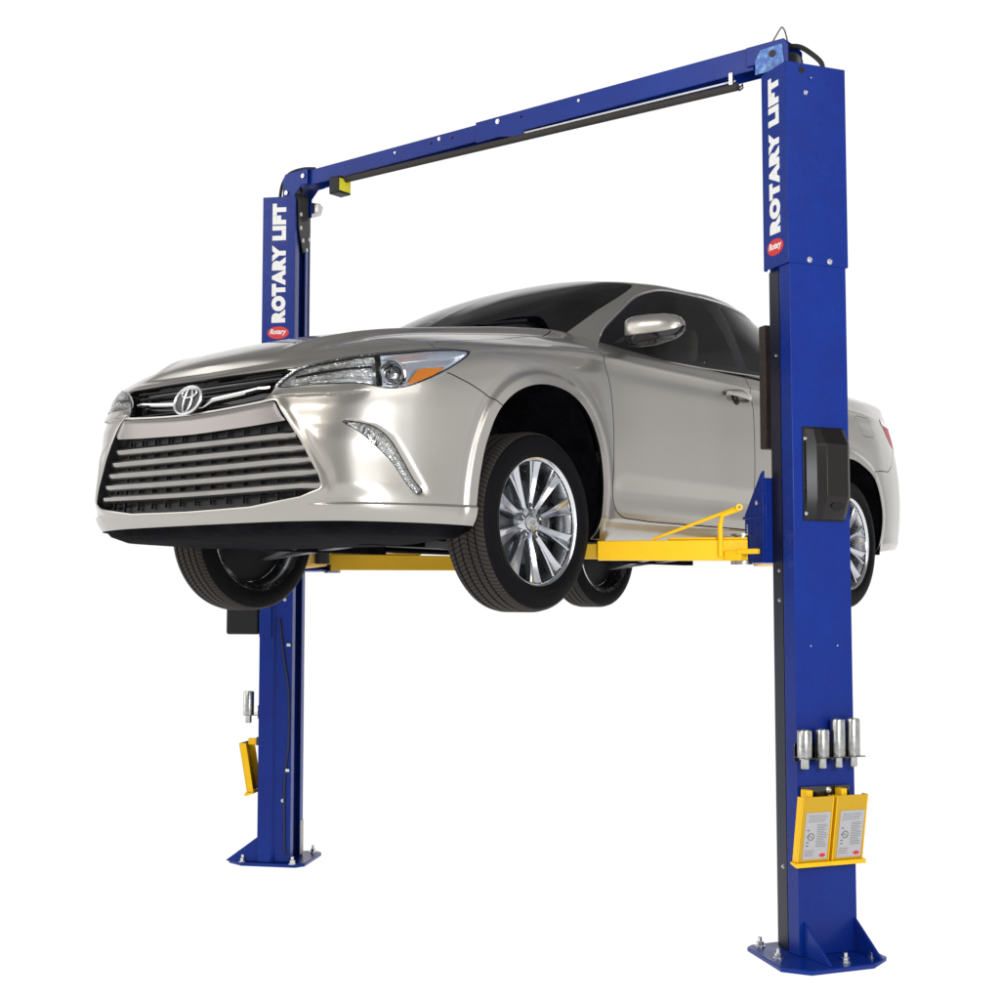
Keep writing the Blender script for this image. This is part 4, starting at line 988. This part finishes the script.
# ---- upper grille with the chrome wing and the badge
ub = bowl(UPPER, .05, .010, .006)
ug = from_surfs('upper_grille', [ub], 'gloss_black', car, mirror=True, off=OFFC)
for z0, e_ in ((.738, .40), (.755, .42)):
    strip('grille_bar', -e_, e_, lambda s_: z0+.01*s_, .006, .005, -.022, 'black_plastic', ug)
strip('grille_bar', -.36, .36, lambda s_: .664+.02*s_, .006, .005, -.02, 'black_plastic', ug)
wing = MB(); ss = np.linspace(-.385, .385, 81); prev_ = None
for s_ in ss:
    a_ = abs(s_); zt_ = np.interp(a_, [0, .055, .12, .233, .368, .385], [.688, .688, .697, .705, .717, .719]); zb_ = np.interp(a_, [0, .055, .10, .241, .375, .385], [.660, .660, .676, .687, .702, .705])
    zm = (zt_+zb_)/2; e_ = .012*sstep(.33, .385, a_)
    ring = [wing.v(CW(rp(s_ if s_ else 1e-4, z_, o_-e_))) for z_, o_ in ((zb_, -.022), (zb_, -.004), (zm-.003, .006), (zm+.004, .007), (zt_, -.002), (zt_, -.022))]
    if prev_ is None: wing.bm.faces.new(ring)
    else:
        for j in range(6): wing.bm.faces.new([prev_[j], prev_[(j+1) % 6], ring[(j+1) % 6], ring[j]])
    prev_ = ring
wing.bm.faces.new(prev_[::-1]); wing.build('chrome_wing', 'wing_chrome', ug, angle=50)
bc = CW((0, -.975, .690)); tilt = R(16)
def badge(parent, c, ax_u, ax_v, nrm, rx, ry, tube_r, name='badge', plate=True):
    """three interlocking ovals inside a ring, on a dark dished plate"""
    c = Vector(c); U, V_, W_ = Vector(ax_u), Vector(ax_v), Vector(nrm)
    def el(cx, cy, a, b_, n=48): return [c+U*(cx+a*math.cos(2*math.pi*k/n))+V_*(cy+b_*math.sin(2*math.pi*k/n))+W_*tube_r*.4 for k in range(n)]
    b = MB(); b.tube(el(0, 0, rx, ry), tube_r, 8, closed=True)
    b.tube(el(0, ry*.52, rx*.56, ry*.34), tube_r*.72, 8, closed=True)
    b.tube(el(0, -.02*ry, rx*.30, ry*.90), tube_r*.72, 8, closed=True)
    o = b.build(name, 'badge_chrome', parent)
    if plate:
        b = MB(); n = 40; ctr = b.v(c-W_*tube_r*1.5)
        e0 = [b.v(c+U*rx*math.cos(2*math.pi*k/n)+V_*ry*math.sin(2*math.pi*k/n)) for k in range(n)]
        e1 = [b.v(c+U*rx*.96*math.cos(2*math.pi*k/n)+V_*ry*.96*math.sin(2*math.pi*k/n)-W_*tube_r*2.5) for k in range(n)]
        for k in range(n): b.bm.faces.new([ctr, e0[k], e0[(k+1) % n]]); b.bm.faces.new([e1[k], e0[k], e0[(k+1) % n], e1[(k+1) % n]])
        b.build(name+'_plate', 'dark_alloy', o if o.parent and o.parent.type != 'EMPTY' and o.parent.parent is None else parent)
    return o
badge(ug, bc, (1, 0, 0), (0, math.sin(tilt), math.cos(tilt)), (0, -math.cos(tilt), math.sin(tilt)), .074, .055, .0050)
# ---- headlights
hw = lambda Q_: .006*np.sin(Q_[:, 1]*260+Q_[:, 0]*18)*(Q_[:, 0] < .84)*sstep(.0, .02, -poly_sdf(HEADLIGHT, Q_[:, :2]))
hb = bowl(HEADLIGHT, .040, .020, .010, hw)
hsplit = lambda s_: s_
hb_front, hb_rear = hb.split(hb.Q[:, 0]-.858)
lamp_l, lamp_r = [from_surfs('headlight', [f_(hb_front)], 'lamp_reflector', car, off=OFFC) for f_ in (lambda s: s, mir)]
pair(hb_rear, 'rear_reflector', 'smooth_reflector', (lamp_l, lamp_r))
lens, _ = cut(rib, HEADLIGHT); pair(inner_shift(lens, -.001), 'lens', 'clear_lens', (lamp_l, lamp_r))
f = poly_sdf(HEADLIGHT, lens.Q[:, :2]); _, rim_ = lens.split(f+.0045); pair(inner_shift(rim_, .004), 'lamp_trim', 'gloss_black', (lamp_l, lamp_r), thick=.006)
amb, _ = cut(rib, AMBER); pair(inner_shift(amb, .012), 'turn_signal', 'amber_plastic', (lamp_l, lamp_r), thick=.01)
for sg, pa in ((1, lamp_l), (-1, lamp_r)):
    c = rp(.899, .757, -.028); nn = (rp(.899, .757, 0)-rp(.899, .757, -.03)).normalized(); nn = (nn*.35+Vector((.35, -.92, .08))).normalized()
    if sg < 0: c.x *= -1; nn.x *= -1
    c = CW(c)
    b = MB(); b.lathe([(.052,-.022),(.0565,.002),(.054,.007),(.047,.005),(.044,-.012)], c, nn, 40, True); b.lathe([(.040,-.014),(.040,.004),(.037,.007),(.033,.004),(.031,-.012)], c, nn, 40, True)
    b.build('projector_ring', 'bright_chrome', pa)
    b = MB(); b.lathe([(.043,-.014),(.043,-.012),(.0,-.012)], c, nn, 32); b.build('projector_bowl', 'smooth_reflector', pa)
    b = MB(); b.lathe([(.029,-.01)]+[(.029*math.cos(a_), -.01+.020*math.sin(a_)) for a_ in np.linspace(.15, 1.45, 8)]+[(0, .010)], c, nn, 32); b.build('projector_lens', 'bright_chrome', pa)
    # two bright bars inside the lamp, dark gap between them
    for z0, z1, e0, e1 in ((.722, .742, .485, .835), (.757, .795, .545, .84)):
        b = MB(); ss = np.linspace(e0, e1, 20)
        b.tube([CW(Vector((sg*rp(s_, z0+(z1-z0)*(s_-e0)/(e1-e0), -.016).x, rp(s_, z0+(z1-z0)*(s_-e0)/(e1-e0), -.016).y, z0+(z1-z0)*(s_-e0)/(e1-e0)))) for s_ in ss], .0085, 8)
        b.build('light_bar', 'crystal_strip', pa)
    b = MB(); ss = np.linspace(.49, .83, 20)
    b.tube([CW(Vector((sg*rp(s_, .740+.03*(s_-.49)/.34, -.020).x, rp(s_, .74, -.020).y, .740+.03*(s_-.49)/.34))) for s_ in ss], .005, 8); b.build('lamp_divider', 'gloss_black', pa)
    b = MB(); b.beam(CW(Vector((sg*rp(.847, .70, -.014).x, rp(.847, .70, -.014).y, .702))), CW(Vector((sg*rp(.858, .82, -.014).x, rp(.858, .82, -.014).y, .815))), .012, .02, up=(0, -1, 0)); b.build('lamp_divider', 'gloss_black', pa, bevel=.002)
# ---- slit running lights in the bumper
fb = bowl(FOG, .022, .010, .006); fgl, fgr = [from_surfs('running_light', [f_(fb)], 'crystal_strip', car, off=OFFC) for f_ in (lambda s: s, mir)]
fl_, _ = cut(rib, FOG); pair(inner_shift(fl_, .003), 'lens', 'clear_lens', (fgl, fgr))
f = poly_sdf(FOG, fl_.Q[:, :2]); _, fr_ = fl_.split(f+.0025); pair(inner_shift(fr_, .001), 'lamp_trim', 'black_plastic', (fgl, fgr), thick=.006)
# ---- tail lights
tb = bowl(TAIL, .03, .015, .006); tll, tlr = [from_surfs('tail_light', [f_(tb)], 'red_plastic', car, off=OFFC) for f_ in (lambda s: s, mir)]
tl_, _ = cut(rib, TAIL); pair(inner_shift(tl_, -.001), 'lens', 'red_plastic', (tll, tlr))
f = (tl_.Q[:, 1]-(.950+.0*tl_.Q[:, 0])); wt_, _ = tl_.split(-f); pair(inner_shift(wt_, -.003), 'reversing_lens', 'white_plastic', (tll, tlr))
# ---- belt line trim
gflat = gh.V; gq = gh.Q
def gx(y, z):
    m_ = (gq[:, 0] > 3.7) & (gq[:, 0] < 11.8) & (gq[:, 1] < 1.0)
    d_ = (gflat[m_, 1]-y)**2+(gflat[m_, 2]-z)**2; i_ = np.argsort(d_)[:6]; w_ = 1/(d_[i_]+1e-6); return float((gflat[m_, 0][i_]*w_).sum()/w_.sum())
for sg in (1, -1):
    ys = np.linspace(.70, 2.70, 50); zs = np.interp(ys, [.70,.83,.996,1.32,1.672,1.95,2.2,2.55,2.72], [1.040,1.018,1.012,1.021,1.038,1.054,1.066,1.088,1.110])
    b = MB(); b.tube([CW((sg*(gx(y_, z_)+.005), y_, z_)) for y_, z_ in zip(ys, zs)], .0042, 8, sy=1.0); b.build('belt_trim', 'satin_silver', car)
    P_ = dense([(.735,1.110),(.80,1.162),(.947,1.252),(1.130,1.355),(1.280,1.411),(1.416,1.437),(1.68,1.446),(1.95,1.442),(2.15,1.429),(2.38,1.394),(2.58,1.314)], 5, False)
    b = MB(); b.tube([CW((sg*(gx(y_, z_)+.003), y_, z_)) for y_, z_ in P_], .0035, 6); b.build('window_trim', 'bright_chrome', car)
# ---- handles, mirrors
for dr, sg, s0, s1 in ((DOORS[0], 1, 3.055, 3.275), (DOORS[1], 1, 3.98, 4.19), (DOORS[2], -1, 3.055, 3.275), (DOORS[3], -1, 3.98, 4.19)):
    pts = [];
    for t_ in np.linspace(0, 1, 14):
        q = rp(s0+(s1-s0)*t_, .915-.012*t_, .006+.030*math.sin(math.pi*min(1, t_*1.0))**.5); q.x *= sg; pts.append(CW(q))
    b = MB(); b.tube(pts, [.009+.005*math.sin(math.pi*t_) for t_ in np.linspace(0, 1, 14)], 10, sy=1.35); b.build('door_handle', 'champagne_paint', dr)
    c = rp((s0+s1)/2-.02, .900, -.001); n_ = (rp((s0+s1)/2, .90, .01)-rp((s0+s1)/2, .90, 0)).normalized(); c.x *= sg; n_.x *= sg
    b = MB(); b.lathe([(.034, .0015), (.030, .003), (.0, .0005)], CW(c), n_, 28); b.build('handle_cup', 'black_plastic', dr)
MIR = dict()
for sg in (1, -1):
    b = MB(); rings = []
    # shell swept outward from the inboard end, the glass side faces the tail
    prof = [(.0, .044, .040), (.006, .054, .050), (.04, .060, .058), (.10, .062, .062), (.165, .060, .058), (.205, .054, .052), (.230, .043, .040), (.245, .026, .024), (.251, .006, .006)]
    n = 24
    for t_, hz_, hy_ in prof:
        ring = []
        for k in range(n):
            a_ = 2*math.pi*k/n; cy, cz = math.cos(a_), math.sin(a_)
            cy = math.copysign(abs(cy)**.75, cy); cz = math.copysign(abs(cz)**.75, cz)
            y_ = -hy_*cy if cy > 0 else -hy_*cy*.45
            ring.append(b.v(CW((sg*(.897+t_), .640+y_*1.15+.10*t_, 1.084+hz_*cz-.03*t_*(1 if cz > 0 else -.6)))))
        rings.append(ring)
    for i in range(len(rings)-1):
        for k in range(n): b.bm.faces.new([rings[i][k], rings[i][(k+1) % n], rings[i+1][(k+1) % n], rings[i+1][k]])
    b.bm.faces.new(rings[0]); b.bm.faces.new(rings[-1][::-1])
    m_ = b.build('wing_mirror', 'champagne_paint', car, angle=60)
    b = MB(); rings = []
    for t_, hz_, hy_ in prof:
        ring = []
        for k in range(8, 17):
            a_ = 2*math.pi*(k+6)/n-math.pi*.5; 
            a_ = math.pi*(1.13+.74*(k-8)/8); cy, cz = math.cos(a_), math.sin(a_)
            cy = math.copysign(abs(cy)**.75, cy); cz = math.copysign(abs(cz)**.75, cz); y_ = -(hy_+.002)*cy if cy > 0 else -(hy_+.002)*cy*.45
            ring.append(b.v(CW((sg*(.897+t_), .640+y_*1.15+.10*t_, 1.084+(hz_+.0025)*cz-.03*t_*(1 if cz > 0 else -.6)))))
        rings.append(ring)
    for i in range(len(rings)-1):
        for k in range(8): b.bm.faces.new([rings[i][k], rings[i][k+1], rings[i+1][k+1], rings[i+1][k]])
    b.build('mirror_skirt', 'gloss_black', m_, angle=60)
    b = MB(); b.tube([CW((sg*x_, y_, z_)) for x_, y_, z_ in ((.88,.660,1.036),(.95,.640,1.026),(1.02,.640,1.026),(1.09,.650,1.036),(1.118,.660,1.052))], [.018,.026,.024,.018,.006], 12, sy=.62); b.build('mirror_base', 'gloss_black', m_)
    b = MB(); b.prism([CW(q) for q in ((sg*.83,.60,1.035),(sg*.83,.735,1.035),(sg*.80,.745,1.075),(sg*.80,.71,1.080))], (sg*.055, 0, 0)); b.build('mirror_foot', 'black_plastic', m_, bevel=.006)
    b = MB(); b.box(*[CW(q) for q in ((min(sg*.92, sg*1.085), .664, 1.048), (max(sg*.92, sg*1.085), .672, 1.114))]); b.build('mirror_glass', 'bright_chrome', m_, bevel=.004)
    c = rp(3.6, .9, 0)
# ---- belly: front tray, floor, arches' linings, running gear
b = MB(); ss = np.linspace(-1.24, 1.24, 90); prev_ = None
for s_ in ss:
    e = rp(s_ if s_ else 1e-4, float(ZB(np.array([abs(s_)]))[0])+.012, -.010); pl, nn = plan(np.array([abs(s_)])); sg = -1 if s_ < 0 else 1
    k1 = .20 if abs(s_) < .9 else .20-.0*(abs(s_)-.9)
    rim2 = Vector((e.x-sg*nn[0, 0]*.035, e.y-nn[0, 1]*.035, .205)); rim3 = Vector((e.x-sg*nn[0, 0]*.10, e.y-nn[0, 1]*.10, .182))
    row = [b.v(CW(e)), b.v(CW(rim2)), b.v(CW(rim3)), b.v(CW((rim3.x*.66, max(rim3.y, -.62)+.06, .165))), b.v(CW((rim3.x*.45, -.28, .160)))]
    if prev_:
        for j in range(4): b.bm.faces.new([prev_[j], row[j], row[j+1], prev_[j+1]])
    prev_ = row
b.build('front_tray', 'underside_black', car)
b = MB()
b.prism([CW(q) for q in ((-.42,-.45,.20),(.42,-.45,.20),(.42,.45,.20),(.80,.50,.19),(.80,2.32,.19),(.42,2.34,.19),(.42,3.15,.22),(.70,3.3,.26),(.70,3.72,.28),(-.70,3.72,.28),(-.70,3.3,.26),(-.42,3.15,.22),(-.42,2.34,.19),(-.80,2.32,.19),(-.80,.50,.19),(-.42,.45,.20))], (0, 0, .10))
for x_ in (-.52, .52): b.box(CW((x_-.045, .52, .178)), CW((x_+.045, 2.3, .195)))
b.build('floor_pan', 'underside_black', car, bevel=.01)
b = MB(); b.tube([CW(q) for q in ((.15,-.3,.20),(.16,.4,.195),(.12,1.2,.19),(.15,2.0,.19),(.30,2.5,.22),(.40,3.2,.24),(.42,3.7,.24))], .028, 12); b.lathe([(.02,0),(.10,.01),(.105,.2),(.10,.5),(.02,.51)], CW((-.05,3.42,.29)), (1,0,0), 20); b.build('exhaust', 'dark_alloy', car)
for ya, pol, zt_ in ((0.0, ARCH_FRONT, .8), (2.776, ARCH_REAR, .8)):
    yy = np.interp(pol[:, 0], GRID_S, [np.interp(.5, GZ[i], GX[i, :, 1]) for i in range(len(GRID_S))])
    yc_ = yy.mean() if ya == 0 else 2.79
    for sg in (1, -1):
        b = MB(); prev_ = None
        for y_, z_ in zip(yy[pol[:, 1] > .19], pol[pol[:, 1] > .19, 1]):
            y2 = yc_+(y_-yc_)*1.03; z2 = .3+(z_-.3)*1.03 if z_ > .3 else z_
            row = [b.v(CW((sg*.880, y2, z2))), b.v(CW((sg*.40, y2, z2)))]
            if prev_: b.bm.faces.new([prev_[0], prev_[1], row[1], row[0]])
            prev_ = row
        b.build('wheel_housing', 'underside_black', car)
        b = MB(); b.box(CW((min(sg*.36, sg*.42), yc_-.46, .16)), CW((max(sg*.36, sg*.42), yc_+.46, .80))); b.build('inner_wing', 'underside_black', car)
        zw_ = .244
        b = MB(); b.tube([CW((sg*.46, yc_-.03, .72)), CW((sg*.58, yc_, .30))], .045, 12); b.tube([CW((sg*.46, yc_-.03, .70)), CW((sg*.50, yc_-.02, .58)), CW((sg*.53, yc_, .45))], .07, 14)
        b.beam(CW((sg*.22, yc_+.10, .20)), CW((sg*.66, ya, zw_-.10)), .09, .03, w1=.05); b.beam(CW((sg*.22, yc_-.20, .20)), CW((sg*.66, ya, zw_-.10)), .06, .03, w1=.04)
        b.tube([CW((sg*.15, ya, .26)), CW((sg*.72, ya, zw_))], .018, 10); b.tube([CW((sg*.2, ya+.16, .25)), CW((sg*.68, ya+.12, zw_))], .012, 8)
        b.build('suspension', 'dark_alloy', car)
b = MB(); b.box(CW((-.46,-.25,.185)), CW((.46,-.12,.235))); b.box(CW((-.46,.14,.185)), CW((.46,.26,.235))); b.box(CW((-.30,-.2,.20)), CW((.30,.2,.55))); b.box(CW((-.5,2.66,.20)), CW((.5,2.92,.30))); b.build('subframe', 'underside_black', car, bevel=.02)
# ---- cabin
b = MB(); b.box(CW((-.74,.62,.24)), CW((.74,2.75,.28))); b.box(CW((-.76,2.6,.24)), CW((.76,2.72,1.04))); b.build('cabin_floor', 'cabin_dark', car)
b = MB()
b.prism([CW((-.70,.60,.62)), CW((-.70,.60,1.02)), CW((-.70,.85,1.055)), CW((-.70,1.02,1.02)), CW((-.70,1.05,.80)), CW((-.70,.95,.62))], (1.40, 0, 0)); b.build('dashboard', 'cabin_dark', car, bevel=.03)
b = MB(); b.box(CW((-.44, .36, 1.090)), CW((.44, .95, 1.098))); b.build('dash_top', 'cabin_dark', car)
for x_ in (-.38, .38):
    b = MB(); b.prism([CW((x_-.25, y_, z_)) for y_, z_ in ((1.22,.42),(1.20,.60),(1.30,.64),(1.66,.60),(1.72,.45))], (.50, 0, 0))
    b.prism([CW((x_-.24, y_, z_)) for y_, z_ in ((1.62,.56),(1.70,.80),(1.80,1.12),(1.88,1.14),(1.90,1.05),(1.80,.55))], (.48, 0, 0))
    b.prism([CW((x_-.12, y_, z_)) for y_, z_ in ((1.80,1.15),(1.80,1.32),(1.86,1.34),(1.90,1.28),(1.88,1.15))], (.24, 0, 0)); b.build('seat', 'seat_cloth', car, bevel=.035, seg=3)
b = MB(); b.box(CW((-.64,2.10,.40)), CW((.64,2.55,.62))); b.prism([CW((-.64, y_, z_)) for y_, z_ in ((2.46,.58),(2.62,1.12),(2.70,1.12),(2.62,.56))], (1.28, 0, 0)); b.build('rear_bench', 'seat_cloth', car, bevel=.035, seg=3)
b = MB(); wc = Vector(CW((.38,1.10,.98))); b.tube([wc+Vector((.185*math.cos(a_), .185*math.sin(a_)*.38, .185*math.sin(a_)*.92)) for a_ in np.linspace(0, 2*math.pi, 33)[:-1]], .016, 8, closed=True); b.tube([wc+Vector((-.18,0,0)), wc+Vector((.18,0,0))], .018, 8); b.tube([wc, CW((.38,.95,.88))], .03, 8); b.build('steering_wheel', 'cabin_dark', car)
# headlining just under the roof
hl, _ = front_g.split(1.02-front_g.Q[:, 1]); hs_, _ = side_g.split(1.02-side_g.Q[:, 1])
from_surfs('headlining', [Surf(s_.V-np.array([0, 0, .025]), s_.Q, s_.F) for s_ in (hl, hs_)], 'cabin_liner', car, mirror=True, off=OFFC)
b = MB(); b.tube([CW((0,.98,1.36)), CW((0,1.04,1.44))], .006, 6); b.box(CW((-.11,.99,1.325)), CW((.11,1.01,1.375))); b.build('rear_view_mirror', 'black_plastic', car, bevel=.006)
for x0_, a0 in ((-.50, 1), (.02, 1)):
    b = MB(); b.tube([CW((x0_+t_*.52, .36+.02*t_, 1.135+.008*math.sin(t_*3))) for t_ in np.linspace(0, 1, 8)], .006, 6); b.build('wiper', 'black_plastic', car)

# ================================================================ WHEELS
RT, WT = .334, .107
def tyre_mat():
    t = MT('tyre_tread'); M['tyre_tread'] = t.m; t.set(base=(.02, .019, .018), rough=.62, spec=.10)
    t.to(t.ramp(t.noise(14, 5, .7), [(.3, (.005, .0045, .004)), (.75, (.015, .013, .012))]), 'Base Color')
    tcn = t.n('ShaderNodeTexCoord'); sp_ = t.n('ShaderNodeSeparateXYZ'); t.L.new(tcn.outputs['Object'], sp_.inputs[0])
    def mm(op, a, b=None, c=None):
        n = t.n('ShaderNodeMath', operation=op)
        for i, v_ in enumerate((a, b, c)):
            if v_ is None: continue
            if isinstance(v_, (int, float)): n.inputs[i].default_value = v_
            else: t.L.new(v_, n.inputs[i])
        return n.outputs[0]
    ang = mm('ARCTAN2', sp_.outputs[1], sp_.outputs[2]); rad = mm('SQRT', mm('ADD', mm('MULTIPLY', sp_.outputs[1], sp_.outputs[1]), mm('MULTIPLY', sp_.outputs[2], sp_.outputs[2])))
    ph = mm('ADD', mm('MULTIPLY', ang, 116/(2*math.pi)), mm('MULTIPLY', mm('ABSOLUTE', sp_.outputs[0]), 22.0))
    saw = mm('FRACT', ph); cutm = mm('GREATER_THAN', saw, .22)
    tread = mm('GREATER_THAN', rad, .334)
    side = mm('MULTIPLY', mm('SINE', mm('MULTIPLY', rad, 900.0)), .06)
    h = mm('ADD', mm('MULTIPLY', tread, cutm), mm('MULTIPLY', mm('SUBTRACT', 1.0, tread), side))
    t.bump(h, 1.0, .006)
    mxc = t.n('ShaderNodeMix', data_type='RGBA'); t.L.new(mm('MULTIPLY', tread, mm('ADD', mm('MULTIPLY', cutm, .75), .25)), mxc.inputs[0]); mxc.inputs[6].default_value = (.0022, .0022, .0032, 1); mxc.inputs[7].default_value = (.042, .036, .032, 1); t.L.new(mxc.outputs[2], t.b.inputs['Base Color'])
tyre_mat()
def make_wheel(loc, sg, name='wheel'):
    wr_ = empty(name, (loc[0], loc[1]-1.4, loc[2]), parent=car)
    c = worldloc(wr_); X = Vector((sg, 0, 0)); ks = lambda r_: r_*float(np.interp(r_, [0, .235, .334], [1.085, 1.085, 1.042]))
    class WB(MB):
        def v(s, p_): q = Vector(p_)-c; h = X*q.dot(X); e_ = q-h; r_ = e_.length; return MB.v(s, c+h+(e_*(ks(r_)/r_) if r_ > 1e-6 else e_))
    g = []
    for xg in (-.056, -.020, .020, .056): g += [(xg-.0055, RT-.001), (xg-.0045, RT-.009), (xg+.0045, RT-.009), (xg+.0055, RT-.001)]
    prof = [(.216,-.082),(.228,-.096),(.240,-.101),(.268,-.1075),(.290,-.105),(.308,-.099),(.320,-.091),(.328,-.082)]+[(r_, x_) for x_, r_ in g]+[(.328,.082),(.320,.091),(.312,.0975),(.3105,.0985),(.308,.099),(.290,.105),(.268,.1075),(.254,.1055),(.252,.1068),(.2495,.1055),(.242,.103),(.228,.097),(.216,.082)]
    b = WB(); b.lathe(prof, c, X, 96, True); b.build('tyre', 'tyre_tread', wr_, angle=40)
    b = WB(); b.lathe([(.222,.086),(.232,.0925),(.2335,.0955),(.2315,.0980),(.226,.0960),(.219,.0880),(.214,.072),(.206,.050),(.200,-.02),(.206,-.080),(.218,-.100),(.236,-.107),(.238,-.103),(.224,-.09),(.212,-.02),(.212,.05)], c, X, 72, True)
    rim = b.build('rim', 'machined_alloy', wr_, angle=30)
    u0 = Vector((0, 0, 1)); v0 = X.cross(u0)
    b = WB()
    for k in range(10):
        a = 2*math.pi*k/10; er = u0*math.cos(a)+v0*math.sin(a); et = -u0*math.sin(a)+v0*math.cos(a); pr = None
        for r_, hw_, xf, dp_ in ((.040,.0115,.050,.030),(.065,.0115,.055,.034),(.095,.0128,.062,.034),(.125,.0155,.068,.032),(.155,.0195,.073,.028),(.180,.0240,.077,.024),(.203,.0295,.081,.022),(.2190,.0345,.0850,.02)):
            row = []
            for tt, xx in ((-1, -dp_), (-1.0, -.004), (-.86, .0), (-.08, -.0105), (.08, -.0105), (.86, .0), (1.0, -.004), (1, -dp_)):
                row.append(b.v(c+er*r_+et*hw_*tt+X*(xf+xx)))
            if pr:
                for j in range(7): b.bm.faces.new([pr[j], pr[j+1], row[j+1], row[j]])
                b.bm.faces.new([pr[7], pr[0], row[0], row[7]])
            pr = row
    b.build('spokes', 'wheel_alloy', wr_, angle=28)
    b = WB(); b.lathe([(0,.018),(.062,.018),(.066,.030),(.060,.046),(.048,.052),(.034,.055),(.030,.050),(0,.050)], c, X, 48); b.build('hub', 'wheel_alloy', wr_, angle=30)
    b = WB(); b.lathe([(.029,.050),(.029,.058),(.026,.060),(0,.061)], c, X, 36); b.build('centre_cap', 'zinc_steel', wr_)
    badge(wr_, c+X*.0615, v0, u0, X, .021, .0155, .0018, 'cap_badge', False)
    for k in range(5):
        a = 2*math.pi*(k+.0)/5; er = u0*math.cos(a)+v0*math.sin(a)
        b = WB(); b.lathe([(.0150,.040),(.0150,.0545),(.0140,.0548),(0,.0548)], c+er*.053, X, 16); ln_ = b.build('lug_pocket', 'dark_alloy', wr_, angle=20)
        b = WB(); b.lathe([(.0088,.05),(.0088,.064),(.006,.067),(0,.067)], c+er*.053, X, 6); b.build('lug_nut', 'bright_chrome', wr_, angle=20)
    b = WB(); b.lathe([(.03,-.015),(.148,-.015),(.150,-.012),(.150,.008),(.148,.011),(.075,.011),(.07,.030),(0,.030)], c, X, 48); b.build('brake_disc', 'dark_alloy', wr_)
    b = WB(); b.lathe([(.03,-.030),(.198,-.030),(.200,-.026),(.198,-.024),(.03,-.024)], c, X, 48, True); b.build('brake_shield', 'black_plastic', wr_)
    b = WB(); fwd = Vector((0, 1, 0))
    for a in np.linspace(-.45, .45, 7): pass
    b.tube([c+X*.0+fwd*.135*math.cos(a)+u0*.135*math.sin(a) for a in np.linspace(-.5, .5, 9)], .030, 10); b.build('brake_caliper', 'dark_alloy', wr_)
    return wr_
ZW = 1.701-LZ
for x_, y_ in ((.797, 0), (.797, 2.776), (-.797, 0), (-.797, 2.776)): make_wheel((x_, y_, ZW), 1 if x_ > 0 else -1)
